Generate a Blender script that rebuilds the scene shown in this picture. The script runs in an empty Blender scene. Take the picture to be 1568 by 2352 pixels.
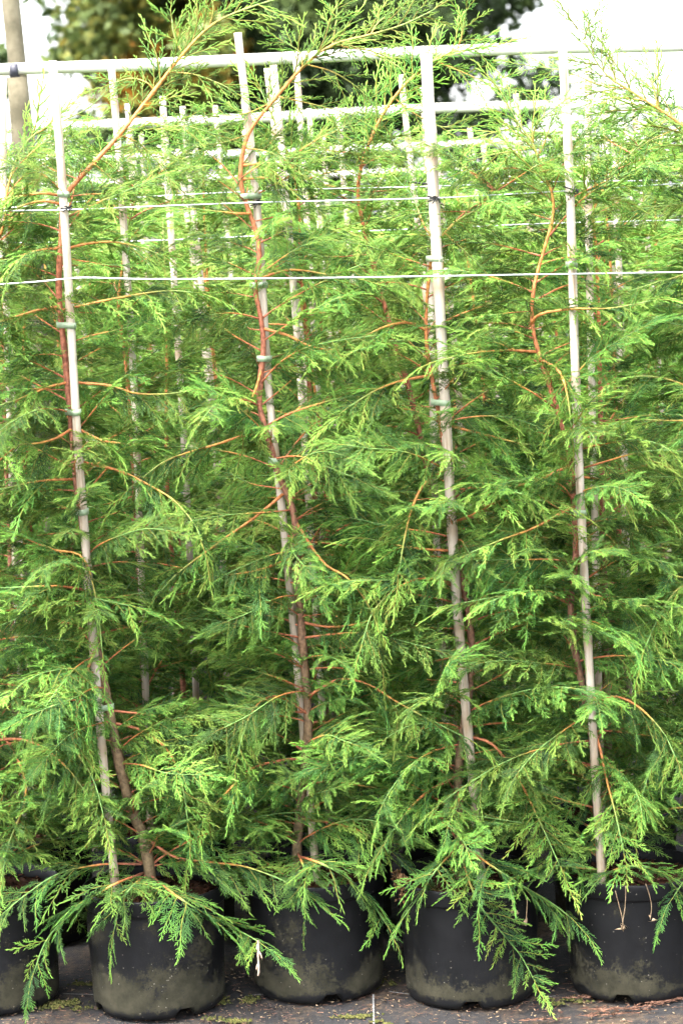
import bpy, math, random
import numpy as np
from mathutils import Matrix, Vector

R = math.radians
rnd = random.Random(7)
nr = np.random.default_rng(7)
scene = bpy.context.scene
col = scene.collection

# ------------------------------------------------------------------ camera, sky, sun, exposure
CAMP = np.array([0.0, -5.27, 1.73])
FPX, CX, CY, HOR, ROLL = 5390.0, 784.0, 1176.0, 519.0, 0.040     # picture measured as 1568 x 2352
TH = math.atan((CY - HOR) / FPX)
FWD = np.array([0, math.cos(TH), -math.sin(TH)])
UP0 = np.array([0, math.sin(TH), math.cos(TH)])
R0 = np.array([1.0, 0, 0])
RIGHT = R0 * math.cos(ROLL) - UP0 * math.sin(ROLL)
UP = UP0 * math.cos(ROLL) + R0 * math.sin(ROLL)
cam = bpy.data.cameras.new('camera')
cam.sensor_fit = 'VERTICAL'; cam.sensor_height = 36.0; cam.sensor_width = 24.0
cam.lens = 36.0 * FPX / 2352.0
cam.clip_start = 0.05; cam.clip_end = 3000
cam.dof.use_dof = True; cam.dof.focus_distance = 5.35; cam.dof.aperture_fstop = 5.6
camo = bpy.data.objects.new('camera', cam); col.objects.link(camo)
m = Matrix.Identity(4)
for i in range(3):
    m[i][0], m[i][1], m[i][2], m[i][3] = RIGHT[i], UP[i], -FWD[i], CAMP[i]
camo.matrix_world = m
scene.camera = camo

SUN_EL, SUN_AZ = 66.0, 225.0       # azimuth measured clockwise from +Y: high, behind the camera and to its left
w = bpy.data.worlds.new('World'); scene.world = w; w.use_nodes = True
nt = w.node_tree
bg = nt.nodes['Background']
sky = nt.nodes.new('ShaderNodeTexSky'); sky.sky_type = 'NISHITA'; sky.sun_disc = False
sky.sun_elevation = R(SUN_EL); sky.sun_rotation = R(SUN_AZ)
sky.air_density = 1.0; sky.dust_density = 4.0; sky.ozone_density = 1.0
hs = nt.nodes.new('ShaderNodeHueSaturation'); hs.inputs['Saturation'].default_value = 0.30
nt.links.new(sky.outputs[0], hs.inputs['Color']); nt.links.new(hs.outputs[0], bg.inputs['Color'])
bg.inputs['Strength'].default_value = 0.15
sl = bpy.data.lights.new('sun', 'SUN'); sl.energy = 1.6; sl.angle = R(24); sl.color = (1.0, 0.95, 0.86)
so = bpy.data.objects.new('sun', sl); col.objects.link(so)
sd = Vector((math.sin(R(SUN_AZ)) * math.cos(R(SUN_EL)), math.cos(R(SUN_AZ)) * math.cos(R(SUN_EL)), math.sin(R(SUN_EL))))
so.rotation_euler = sd.to_track_quat('Z', 'Y').to_euler(); so.location = (0, -3, 8)
vs = scene.view_settings
vs.view_transform = 'Standard'; vs.look = 'None'; vs.gamma = 1.0; vs.use_curve_mapping = False
vs.exposure = 3.12
scene.cycles.max_bounces = 6; scene.cycles.diffuse_bounces = 4; scene.cycles.transmission_bounces = 3; scene.cycles.sample_clamp_indirect = 4.0; scene.cycles.caustics_reflective = False; scene.cycles.caustics_refractive = False
scene.cycles.use_adaptive_sampling = True; scene.cycles.adaptive_threshold = .03; scene.cycles.adaptive_min_samples = 16
scene.cycles.use_denoising = True; scene.cycles.denoising_input_passes = 'RGB_ALBEDO_NORMAL'; scene.cycles.denoising_prefilter = 'ACCURATE'

# ------------------------------------------------------------------ helpers
def ray(px, py):
    d = FWD * FPX + RIGHT * (px - CX) - UP * (py - CY)
    return d / np.linalg.norm(d)
def at(px, py, Y):
    d = ray(px, py); t = (Y - CAMP[1]) / d[1]
    return CAMP + d * t
def on_ground(px, py, z=0.0):
    d = ray(px, py); t = (z - CAMP[2]) / d[2]
    return CAMP + d * t

def mesh_np(name, V, F, mat, attrs=None, smooth=False):
    me = bpy.data.meshes.new(name)
    V = np.asarray(V, dtype=np.float32); F = np.asarray(F, dtype=np.int32)
    k = F.shape[1]
    me.vertices.add(len(V)); me.vertices.foreach_set('co', V.ravel())
    me.loops.add(F.size); me.loops.foreach_set('vertex_index', F.ravel())
    me.polygons.add(len(F))
    me.polygons.foreach_set('loop_start', np.arange(0, F.size, k, dtype=np.int32))
    me.polygons.foreach_set('loop_total', np.full(len(F), k, dtype=np.int32))
    if smooth: me.polygons.foreach_set('use_smooth', np.ones(len(F), dtype=bool))
    for an, av in (attrs or {}).items():
        a = me.attributes.new(an, 'FLOAT', 'POINT'); a.data.foreach_set('value', np.asarray(av, dtype=np.float32))
    me.update(calc_edges=True)
    me.materials.append(mat)
    return me
def link(name, data, parent=None, loc=None):
    o = bpy.data.objects.new(name, data); col.objects.link(o)
    if parent is not None: o.parent = parent
    if loc is not None: o.location = tuple(float(c) for c in loc)
    return o
def tag(o, label=None, cat=None, group=None, kind=None):
    if label: o['label'] = label
    if cat: o['category'] = cat
    if group: o['group'] = group
    if kind: o['kind'] = kind
    return o

def spline(P, n):
    """Catmull-Rom through the points, n samples evenly spaced by length."""
    P = np.asarray(P, float)
    Q = np.vstack([2 * P[0] - P[1], P, 2 * P[-1] - P[-2]])
    out = []
    for i in range(1, len(Q) - 2):
        p0, p1, p2, p3 = Q[i - 1], Q[i], Q[i + 1], Q[i + 2]
        for t in np.linspace(0, 1, 12, endpoint=False):
            out.append(.5 * (2 * p1 + (p2 - p0) * t + (2 * p0 - 5 * p1 + 4 * p2 - p3) * t * t + (3 * p1 - p0 - 3 * p2 + p3) * t ** 3))
    out.append(P[-1]); out = np.array(out)
    s = np.r_[0, np.cumsum(np.linalg.norm(np.diff(out, axis=0), axis=1))]
    u = np.linspace(0, s[-1], n)
    return np.stack([np.interp(u, s, out[:, k]) for k in range(3)], 1)
def frames(P):
    T = np.gradient(P, axis=0); T /= np.linalg.norm(T, axis=1)[:, None] + 1e-12
    up = np.array([0, 0, 1.0]) if abs(T[len(T) // 2][2]) < .8 else np.array([0, 1.0, 0])
    B = np.cross(up, T); B /= np.linalg.norm(B, axis=1)[:, None] + 1e-12
    return T, B, np.cross(T, B)
def tube(P, rad, sides=6, cap=True):
    P = np.asarray(P, float); n = len(P); rad = np.broadcast_to(rad, (n,))
    T, B, N = frames(P)
    a = np.linspace(0, 2 * math.pi, sides, endpoint=False)
    V = P[:, None] + rad[:, None, None] * (np.cos(a)[None, :, None] * B[:, None] + np.sin(a)[None, :, None] * N[:, None])
    V = V.reshape(-1, 3)
    F = []
    for i in range(n - 1):
        for j in range(sides):
            k = (j + 1) % sides
            q = (i * sides + j, i * sides + k, (i + 1) * sides + k, (i + 1) * sides + j)
            F += [(q[0], q[1], q[2]), (q[0], q[2], q[3])]
    if cap:
        b = len(V); V = np.vstack([V, P[:1], P[-1:]])
        for j in range(sides):
            k = (j + 1) % sides
            F += [(b, k, j), (b + 1, (n - 1) * sides + j, (n - 1) * sides + k)]
    ring = np.repeat(np.arange(n), sides)
    if cap: ring = np.r_[ring, 0, n - 1]
    return V, np.array(F), ring
def lathe(prof, seg):
    prof = np.array(prof); n = len(prof); a = np.linspace(0, 2 * math.pi, seg, endpoint=False)
    V = np.stack([prof[:, 0][:, None] * np.cos(a), prof[:, 0][:, None] * np.sin(a), np.repeat(prof[:, 1][:, None], seg, 1)], -1).reshape(-1, 3)
    F = [(i * seg + j, i * seg + (j + 1) % seg, (i + 1) * seg + (j + 1) % seg, (i + 1) * seg + j) for i in range(n - 1) for j in range(seg)]
    return V, np.array(F)
def join(parts):
    Vs, Fs, As, o = [], [], [], 0
    for V, F, A in parts:
        Vs.append(V); Fs.append(F + o); As.append(A); o += len(V)
    return np.vstack(Vs), np.vstack(Fs), np.concatenate(As)

# ------------------------------------------------------------------ materials
def mat(name):
    mt = bpy.data.materials.new(name); mt.use_nodes = True
    n = mt.node_tree; return mt, n, n.nodes['Principled BSDF'], n.nodes, n.links
def ramp(nodes, stops):
    r = nodes.new('ShaderNodeValToRGB'); e = r.color_ramp.elements
    while len(e) < len(stops): e.new(.5)
    for el, (p, c) in zip(e, stops): el.position = p; el.color = (*c, 1)
    return r
def noise(nodes, links, scale, detail=4, coord='Object', rough=.6):
    tc = nodes.new('ShaderNodeTexCoord'); nz = nodes.new('ShaderNodeTexNoise')
    nz.inputs['Scale'].default_value = scale; nz.inputs['Detail'].default_value = detail; nz.inputs['Roughness'].default_value = rough
    links.new(tc.outputs[coord], nz.inputs['Vector']); return nz
def simple(name, c1, c2, scale=30, rough=.6, bump=0.0, spec=.4, metal=0.0):
    mt, n, b, N, L = mat(name)
    nz = noise(N, L, scale); r = ramp(N, [(.35, c1), (.65, c2)])
    L.new(nz.outputs[0], r.inputs[0]); L.new(r.outputs[0], b.inputs['Base Color'])
    b.inputs['Roughness'].default_value = rough; b.inputs['Specular IOR Level'].default_value = spec; b.inputs['Metallic'].default_value = metal
    if bump:
        bp = N.new('ShaderNodeBump'); bp.inputs['Strength'].default_value = bump; bp.inputs['Distance'].default_value = .003
        L.new(nz.outputs[0], bp.inputs['Height']); L.new(bp.outputs[0], b.inputs['Normal'])
    return mt

def leaf_mat(name, stops, trans=.48, hue=.018, val=.30, rough=.55, spec=.25):
    mt, n, b, N, L = mat(name)
    at_ = N.new('ShaderNodeAttribute'); at_.attribute_name = 'tint'
    r = ramp(N, stops); L.new(at_.outputs['Fac'], r.inputs[0])
    oi = N.new('ShaderNodeObjectInfo')
    h = N.new('ShaderNodeHueSaturation')
    mr = N.new('ShaderNodeMapRange'); mr.inputs['To Min'].default_value = .5 - hue * 1.5; mr.inputs['To Max'].default_value = .5 - hue * .1
    mv = N.new('ShaderNodeMapRange'); mv.inputs['To Min'].default_value = 1 - val; mv.inputs['To Max'].default_value = 1 + val * .6
    L.new(oi.outputs['Random'], mr.inputs['Value']); L.new(oi.outputs['Random'], mv.inputs['Value'])
    L.new(mr.outputs[0], h.inputs['Hue']); L.new(mv.outputs[0], h.inputs['Value']); L.new(r.outputs[0], h.inputs['Color'])
    L.new(h.outputs[0], b.inputs['Base Color'])
    b.inputs['Roughness'].default_value = rough; b.inputs['Specular IOR Level'].default_value = spec
    tr = N.new('ShaderNodeBsdfTranslucent'); L.new(h.outputs[0], tr.inputs['Color'])
    mx = N.new('ShaderNodeMixShader'); mx.inputs[0].default_value = trans
    L.new(b.outputs[0], mx.inputs[1]); L.new(tr.outputs[0], mx.inputs[2])
    L.new(mx.outputs[0], N['Material Output'].inputs['Surface'])
    return mt
M = {}
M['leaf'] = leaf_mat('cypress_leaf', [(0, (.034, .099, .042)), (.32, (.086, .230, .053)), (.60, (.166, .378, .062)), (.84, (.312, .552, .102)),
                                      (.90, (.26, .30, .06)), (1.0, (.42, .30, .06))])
M['oak_leaf'] = leaf_mat('oak_leaf', [(0, (.014, .028, .010)), (.4, (.045, .075, .022)), (.7, (.115, .155, .035)), (.88, (.25, .23, .04)), (1, (.40, .17, .02))],
                         trans=.25, hue=0, val=0)
def wood_mat(name, stops, scale=120):
    mt, n, b, N, L = mat(name)
    a = N.new('ShaderNodeAttribute'); a.attribute_name = 'age'
    r = ramp(N, stops); L.new(a.outputs['Fac'], r.inputs[0])
    nz = noise(N, L, scale, 5); mv = N.new('ShaderNodeMapRange'); mv.inputs['From Min'].default_value = .3; mv.inputs['From Max'].default_value = .7; mv.inputs['To Min'].default_value = .45; mv.inputs['To Max'].default_value = 1.5
    L.new(nz.outputs[0], mv.inputs['Value'])
    h = N.new('ShaderNodeHueSaturation'); L.new(r.outputs[0], h.inputs['Color']); L.new(mv.outputs[0], h.inputs['Value'])
    L.new(h.outputs[0], b.inputs['Base Color']); b.inputs['Roughness'].default_value = .6; b.inputs['Specular IOR Level'].default_value = .3
    bp = N.new('ShaderNodeBump'); bp.inputs['Strength'].default_value = .5; bp.inputs['Distance'].default_value = .002
    L.new(nz.outputs[0], bp.inputs['Height']); L.new(bp.outputs[0], b.inputs['Normal'])
    return mt
M['wood'] = wood_mat('cypress_bark', [(0, (.16, .120, .062)), (.2, (.20, .10, .060)), (.45, (.34, .118, .066)), (.70, (.48, .178, .058)),
                                      (.83, (.46, .24, .055)), (.91, (.22, .25, .055)), (1, (.11, .21, .05))])
M['oak_bark'] = simple('oak_bark', (.05, .04, .03), (.11, .09, .07), 6, .9, .6)

def cane_mat():
    mt, n, b, N, L = mat('bamboo')
    tc = N.new('ShaderNodeTexCoord'); mp = N.new('ShaderNodeMapping'); mp.inputs['Scale'].default_value = (90, 90, 5)
    L.new(tc.outputs['Object'], mp.inputs[0])
    nz = N.new('ShaderNodeTexNoise'); nz.inputs['Scale'].default_value = 1; nz.inputs['Detail'].default_value = 6; L.new(mp.outputs[0], nz.inputs['Vector'])
    r = ramp(N, [(.28, (.27, .20, .13)), (.45, (.52, .44, .345)), (.7, (.64, .575, .49))])
    L.new(nz.outputs[0], r.inputs[0])
    a = N.new('ShaderNodeAttribute'); a.attribute_name = 'age'
    mx = N.new('ShaderNodeMix'); mx.data_type = 'RGBA'
    L.new(a.outputs['Fac'], mx.inputs[0]); L.new(r.outputs[0], mx.inputs[6]); mx.inputs[7].default_value = (.28, .19, .11, 1)
    L.new(mx.outputs[2], b.inputs['Base Color']); b.inputs['Roughness'].default_value = .5; b.inputs['Specular IOR Level'].default_value = .35
    return mt
M['cane'] = cane_mat()
M['rail'] = simple('rail_paint', (.55, .54, .47), (.74, .73, .68), 9, .45, .0)
M['wire'] = simple('galvanised_wire', (.42, .44, .46), (.62, .64, .66), 60, .38, 0, .5, .75)
M['black'] = simple('black_tie', (.006, .006, .0065), (.016, .016, .017), 80, .5)
M['strap'] = simple('grey_strap', (.02, .02, .03), (.04, .04, .055), 80, .5)
M['post'] = simple('treated_timber', (.080, .070, .045), (.148, .130, .088), 14, .9, .4, .2)
def tie_mat():
    mt, n, b, N, L = mat('green_tape')
    nz = noise(N, L, 60); r = ramp(N, [(.3, (.22, .31, .18)), (.7, (.38, .46, .32))]); L.new(nz.outputs[0], r.inputs[0])
    L.new(r.outputs[0], b.inputs['Base Color']); b.inputs['Roughness'].default_value = .3
    return mt
M['tie'] = tie_mat()
def pot_mat():
    mt, n, b, N, L = mat('black_pot_plastic')
    tc = N.new('ShaderNodeTexCoord'); oi = N.new('ShaderNodeObjectInfo')
    ad = N.new('ShaderNodeVectorMath'); ad.operation = 'MULTIPLY_ADD'; ad.inputs[1].default_value = (1, 1, 1)
    vv = N.new('ShaderNodeCombineXYZ'); m10 = N.new('ShaderNodeMath'); m10.operation = 'MULTIPLY'; m10.inputs[1].default_value = 17
    L.new(oi.outputs['Random'], m10.inputs[0]); L.new(m10.outputs[0], vv.inputs[0]); L.new(m10.outputs[0], vv.inputs[1])
    L.new(tc.outputs['Object'], ad.inputs[0]); L.new(vv.outputs[0], ad.inputs[2])
    def nz(s, d=5, ro=.65):
        x = N.new('ShaderNodeTexNoise'); x.inputs['Scale'].default_value = s; x.inputs['Detail'].default_value = d; x.inputs['Roughness'].default_value = ro
        L.new(ad.outputs[0], x.inputs['Vector']); return x
    sp = N.new('ShaderNodeSeparateXYZ'); L.new(tc.outputs['Object'], sp.inputs[0])
    # splashed algae and silt, thickest a few centimetres above the floor
    hz = N.new('ShaderNodeMapRange'); hz.inputs['From Min'].default_value = .125; hz.inputs['From Max'].default_value = .03
    L.new(sp.outputs['Z'], hz.inputs['Value'])
    lo = N.new('ShaderNodeMapRange'); lo.inputs['From Min'].default_value = .006; lo.inputs['From Max'].default_value = .03
    L.new(sp.outputs['Z'], lo.inputs['Value'])
    ml = N.new('ShaderNodeMath'); ml.operation = 'MULTIPLY'; L.new(hz.outputs[0], ml.inputs[0]); L.new(lo.outputs[0], ml.inputs[1])
    big = nz(9, 4); mid_ = nz(170, 4, .9); mid = N.new('ShaderNodeMath'); mid.operation = 'MULTIPLY_ADD'; mid.inputs[1].default_value = 1.9; mid.inputs[2].default_value = -.45; L.new(mid_.outputs[0], mid.inputs[0])
    b2 = N.new('ShaderNodeMath'); b2.operation = 'MULTIPLY_ADD'; b2.inputs[1].default_value = 2.2; b2.inputs[2].default_value = -.62; L.new(big.outputs[0], b2.inputs[0])
    a1 = N.new('ShaderNodeMath'); a1.operation = 'ADD'; L.new(b2.outputs[0], a1.inputs[0]); L.new(mid.outputs[0], a1.inputs[1])
    a2 = N.new('ShaderNodeMath'); a2.operation = 'MULTIPLY_ADD'; a2.inputs[1].default_value = .62; L.new(ml.outputs[0], a2.inputs[0]); L.new(a1.outputs[0], a2.inputs[2])
    a3 = N.new('ShaderNodeMath'); a3.operation = 'MULTIPLY_ADD'; a3.inputs[1].default_value = 1.0; md = N.new('ShaderNodeAttribute'); md.attribute_type = 'OBJECT'; md.attribute_name = 'mud'; L.new(md.outputs['Fac'], a3.inputs[0]); L.new(a2.outputs[0], a3.inputs[2]); a2 = a3
    th = N.new('ShaderNodeMapRange'); th.inputs['From Min'].default_value = 1.27; th.inputs['From Max'].default_value = 1.35; L.new(a2.outputs[0], th.inputs['Value'])
    dirt = ramp(N, [(.3, (.016, .0155, .009)), (.7, (.040, .0365, .023))]); L.new(nz(30).outputs[0], dirt.inputs[0])
    base = ramp(N, [(.35, (.0036, .0038, .0043)), (.7, (.0072, .0075, .0084))]); L.new(nz(14, 6).outputs[0], base.inputs[0])
    mx = N.new('ShaderNodeMix'); mx.data_type = 'RGBA'; L.new(th.outputs[0], mx.inputs[0]); L.new(base.outputs[0], mx.inputs[6]); L.new(dirt.outputs[0], mx.inputs[7])
    vo = N.new('ShaderNodeTexVoronoi'); vo.inputs['Scale'].default_value = 95; L.new(ad.outputs[0], vo.inputs['Vector'])
    vc = N.new('ShaderNodeSeparateColor'); L.new(vo.outputs['Color'], vc.inputs[0])
    thr = N.new('ShaderNodeMapRange'); thr.inputs['From Min'].default_value = .55; thr.inputs['From Max'].default_value = 1; thr.inputs['To Min'].default_value = 0; thr.inputs['To Max'].default_value = .17
    L.new(vc.outputs[0], thr.inputs['Value'])
    ls = N.new('ShaderNodeMath'); ls.operation = 'LESS_THAN'; L.new(vo.outputs['Distance'], ls.inputs[0]); L.new(thr.outputs[0], ls.inputs[1])
    lm = N.new('ShaderNodeMath'); lm.operation = 'MULTIPLY'; lm.inputs[1].default_value = .55; L.new(ls.outputs[0], lm.inputs[0])
    m2 = N.new('ShaderNodeMix'); m2.data_type = 'RGBA'; L.new(lm.outputs[0], m2.inputs[0]); L.new(mx.outputs[2], m2.inputs[6]); m2.inputs[7].default_value = (.16, .145, .12, 1)
    L.new(m2.outputs[2], b.inputs['Base Color'])
    rr = N.new('ShaderNodeMapRange'); rr.inputs['To Min'].default_value = .48; rr.inputs['To Max'].default_value = .95; L.new(th.outputs[0], rr.inputs['Value'])
    L.new(rr.outputs[0], b.inputs['Roughness']); b.inputs['Specular IOR Level'].default_value = .22
    bp = N.new('ShaderNodeBump'); bp.inputs['Strength'].default_value = .25; bp.inputs['Distance'].default_value = .001
    L.new(nz(220, 3).outputs[0], bp.inputs['Height']); L.new(bp.outputs[0], b.inputs['Normal'])
    return mt
M['pot'] = pot_mat()
M['soil'] = simple('compost', (.018, .009, .005), (.08, .036, .02), 70, .95, 1.0, .1)
M['bark_chip'] = simple('bark_chip', (.10, .045, .022), (.24, .12, .07), 40, .9, .4, .1)
M['moss'] = simple('moss', (.018, .026, .007), (.085, .08, .026), 90, .95, .8, .1)
M['dead'] = simple('dead_spray', (.08, .038, .024), (.18, .10, .07), 60, .85, .2, .15)
M['bleached'] = simple('bleached_spray', (.30, .21, .15), (.46, .37, .29), 60, .8, .1, .2)
M['straw'] = simple('dry_stalk', (.18, .12, .065), (.32, .24, .15), 60, .8)
M['drymoss'] = simple('dry_moss', (.12, .06, .028), (.24, .15, .08), 90, .95, .6, .1)
M['white_line'] = simple('woven_white_line', (.06, .06, .06), (.19, .19, .19), 130, .8)
def ground_mat():
    mt, n, b, N, L = mat('woven_ground_cover')
    tc = N.new('ShaderNodeTexCoord')
    wv = N.new('ShaderNodeTexWave'); wv.wave_type = 'BANDS'; wv.bands_direction = 'X'; wv.inputs['Scale'].default_value = 110; wv.inputs['Distortion'].default_value = .5
    wy = N.new('ShaderNodeTexWave'); wy.wave_type = 'BANDS'; wy.bands_direction = 'Y'; wy.inputs['Scale'].default_value = 110; wy.inputs['Distortion'].default_value = .5
    L.new(tc.outputs['Object'], wv.inputs[0]); L.new(tc.outputs['Object'], wy.inputs[0])
    ad = N.new('ShaderNodeMath'); ad.operation = 'ADD'; L.new(wv.outputs['Fac'], ad.inputs[0]); L.new(wy.outputs['Fac'], ad.inputs[1])
    big = noise(N, L, 5, 6); fine = noise(N, L, 60, 6, rough=.8)
    base = ramp(N, [(.3, (.008, .0082, .0092)), (.7, (.021, .0208, .0222))]); L.new(fine.outputs[0], base.inputs[0])
    silt = ramp(N, [(.3, (.030, .021, .014)), (.7, (.065, .045, .030))]); L.new(fine.outputs[0], silt.inputs[0])
    sm = N.new('ShaderNodeMath'); sm.operation = 'ADD'; L.new(big.outputs[0], sm.inputs[0]); L.new(fine.outputs[0], sm.inputs[1])
    th = N.new('ShaderNodeMapRange'); th.inputs['From Min'].default_value = .98; th.inputs['From Max'].default_value = 1.15; L.new(sm.outputs[0], th.inputs['Value'])
    mx = N.new('ShaderNodeMix'); mx.data_type = 'RGBA'; L.new(th.outputs[0], mx.inputs[0]); L.new(base.outputs[0], mx.inputs[6]); L.new(silt.outputs[0], mx.inputs[7])
    L.new(mx.outputs[2], b.inputs['Base Color']); b.inputs['Roughness'].default_value = .8; b.inputs['Specular IOR Level'].default_value = .3
    bp = N.new('ShaderNodeBump'); bp.inputs['Strength'].default_value = .35; bp.inputs['Distance'].default_value = .0015
    L.new(ad.outputs[0], bp.inputs['Height']); L.new(bp.outputs[0], b.inputs['Normal'])
    return mt
M['ground'] = ground_mat()

# ------------------------------------------------------------------ ground
g = 400.0
gx = np.r_[-g, np.linspace(-3, 3, 61), g]; gy = np.r_[-g, np.linspace(-1.2, 2.0, 41), g * 2]
V = np.array([(x, y, 0.0) for y in gy for x in gx])
near = (abs(V[:, 0]) < 3) & (V[:, 1] > -1.2) & (V[:, 1] < 2)
V[near, 2] = -.003 + .0022 * np.sin(V[near, 0] * 9 + 2 * np.sin(V[near, 1] * 7)) * np.cos(V[near, 1] * 11)
nx = len(gx)
F = [(j * nx + i, j * nx + i + 1, (j + 1) * nx + i + 1, (j + 1) * nx + i) for j in range(len(gy) - 1) for i in range(nx - 1)]
tag(link('ground', mesh_np('ground', V, F, M['ground'], smooth=True)), kind='structure')

# ------------------------------------------------------------------ spray geometry
def prisms(p0, p1, w0, w1, nrm, t0, t1):
    """three-sided tapered shoots; returns V, F, tint"""
    p0, p1, nrm = map(lambda a: np.asarray(a, float), (p0, p1, nrm)); n = len(p0)
    d = p1 - p0; d /= np.linalg.norm(d, axis=1)[:, None] + 1e-12
    s = np.cross(nrm, d); s /= np.linalg.norm(s, axis=1)[:, None] + 1e-12
    u = np.cross(d, s)
    w0 = np.broadcast_to(w0, (n,))[:, None]; w1 = np.broadcast_to(w1, (n,))[:, None]
    ring = lambda p, w: (p + s * w * .5 - u * w * .2, p - s * w * .5 - u * w * .2, p + u * w * .38)
    V = np.stack([*ring(p0, w0), *ring(p1, w1)], 1).reshape(-1, 3)
    base = np.array([(0, 1, 4), (0, 4, 3), (1, 2, 5), (1, 5, 4), (2, 0, 3), (2, 3, 5)])
    F = (base[None] + 6 * np.arange(n)[:, None, None]).reshape(-1, 3)
    T = np.stack([np.broadcast_to(t0, (n,))] * 3 + [np.broadcast_to(t1, (n,))] * 3, 1).ravel()
    return V, F, T
def spikes(p0, p1, w0, nrm, t0, t1):
    p0, p1, nrm = map(lambda a: np.asarray(a, float), (p0, p1, nrm)); n = len(p0)
    d = p1 - p0; d /= np.linalg.norm(d, axis=1)[:, None] + 1e-12
    s = np.cross(nrm, d); s /= np.linalg.norm(s, axis=1)[:, None] + 1e-12
    u = np.cross(d, s); w0 = np.broadcast_to(w0, (n,))[:, None]
    V = np.stack([p0 + s * w0 * .5 - u * w0 * .2, p0 - s * w0 * .5 - u * w0 * .2, p0 + u * w0 * .38, p1], 1).reshape(-1, 3)
    F = (np.array([(0, 1, 3), (1, 2, 3), (2, 0, 3)])[None] + 4 * np.arange(n)[:, None, None]).reshape(-1, 3)
    T = np.stack([np.broadcast_to(t0, (n,))] * 3 + [np.broadcast_to(t1, (n,))], 1).ravel()
    return V, F, T
def rot2(a): return np.array([[math.cos(a), -math.sin(a), 0], [math.sin(a), math.cos(a), 0], [0, 0, 1.0]])

def make_spray(rg, L=.18, width=.36, lat_sp=.0105, ter_sp=.0055, fat=1.0, quat=True, fresh=0.0, droop=.18, ter_max=.014, ter_frac=.40, lat_ang=(34, 50), lift=.16):
    """one flattish fern-like spray, axis along +X, fanning out in the XY plane"""
    P0, P1, W0, W1, T0, T1 = [], [], [], [], [], []
    S0, S1, SW, ST0, ST1 = [], [], [], [], []
    def seg(a, b, wa, wb, ta, tb): P0.append(a); P1.append(b); W0.append(wa); W1.append(wb); T0.append(ta); T1.append(tb)
    def spk(a, b, wa, ta, tb): S0.append(a); S1.append(b); SW.append(wa); ST0.append(ta); ST1.append(tb)
    bend = rg.uniform(-.35, .35); kink = rg.uniform(0, 6)
    def axis(t):
        return np.array([L * t, L * (bend * t * t * .5 + .012 * math.sin(t * 9 + kink)), 0])
    na = 7
    for i in range(na):
        t0, t1 = i / na, (i + 1) / na
        f0, f1 = (.92 - .02 * t0, .92 - .02 * t1) if t1 < .72 else (.66 + fresh * .6, .72 + fresh * .6)
        seg(axis(t0), axis(t1), (.0026 - .0009 * t0) * fat, (.0026 - .0009 * t1) * fat, f0, f1)
    n = int(L / lat_sp); side = 1 if rg.random() < .5 else -1
    for i in range(n):
        t = (i + .5 + rg.uniform(-.2, .2)) / (n + .3)
        side = -side
        prof = (1 - t) ** .70 * min(1.0, .50 + t / .3)
        ll = max(.008, L * width * prof * rg.uniform(.6, 1.2))
        ang = math.radians(rg.uniform(*lat_ang)) * (1 - .30 * t) + math.atan(bend * t) * side
        o = axis(t); curl = rg.uniform(.0, .8) * side
        nl = max(2, int(ll / .016))
        zt = rg.gauss(0, lift)
        def lat(u):   # bends back towards the axis direction
            a = side * ang - curl * u * .5
            return o + ll * u * np.array([math.cos(a), math.sin(a), zt - .35 * u * abs(zt)])
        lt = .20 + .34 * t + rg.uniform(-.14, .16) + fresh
        for k in range(nl):
            u0, u1 = k / nl, (k + 1) / nl
            seg(lat(u0), lat(u1), .0019 * fat, (.0019 - .0002 * u1) * fat, lt + .12 * u0, lt + .12 * u1)
        e = lat(1) - lat(.9); e /= np.linalg.norm(e)
        spk(lat(1), lat(1) + e * .006, .0017 * fat, lt + .13, lt + .28)
        m_ = int(ll / ter_sp); s2 = side
        for k in range(m_):
            u = (k + .7 + rg.uniform(-.2, .2)) / (m_ + .5); s2 = -s2
            tl = max(.004, min(ter_max, ll * ter_frac) * (1.05 - u) ** .5 * rg.uniform(.65, 1.2))
            p = lat(u); d = lat(min(1, u + .05)) - lat(max(0, u - .05)); d /= np.linalg.norm(d)
            a2 = s2 * math.radians(rg.uniform(24, 42)); q = p + tl * (rot2(a2) @ d) + np.array([0, 0, rg.gauss(0, .12) * tl])
            tt = lt + .1 * u
            if tl > .008:
                dd = (q - p) / tl
                seg(p, q, .0019 * fat, .0016 * fat, tt, tt + .16)
                spk(q, q + dd * .0035, .0016 * fat, tt + .16, tt + .3)
                if quat:
                    s3 = s2
                    for v in np.arange(.42, .9, .0065 / tl):
                        s3 = -s3; ql = .0050 * rg.uniform(.8, 1.3)
                        b0 = p + tl * v * dd; spk(b0, b0 + ql * (rot2(s3 * .62) @ dd), .0018 * fat, tt + .08, tt + .26)
            else:
                spk(p, q, .0023 * fat, tt, tt + .22)
    def to3(A):
        A = np.array(A); x, y, z = A[:, 0], A[:, 1], A[:, 2]
        z = z - droop * x * x / L - .9 * droop * y * y / L
        return np.stack([x, y, z], 1)
    jit = lambda A, s: A + nr.normal(0, s, A.shape) * np.array([.3, .3, 1])
    p0, p1 = to3(P0), to3(P1)
    s0, s1 = to3(S0), jit(to3(S1), .0010)
    nrm = lambda k: np.array([0, 0, 1.0]) + nr.normal(0, .35, (k, 3))
    a = prisms(p0, p1, np.array(W0), np.array(W1), nrm(len(p0)), np.clip(T0, 0, .93), np.clip(T1, 0, .93))
    c = spikes(s0, s1, np.array(SW), nrm(len(s0)), np.clip(ST0, 0, .86), np.clip(ST1, 0, .86))
    return join([a, c])

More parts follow.
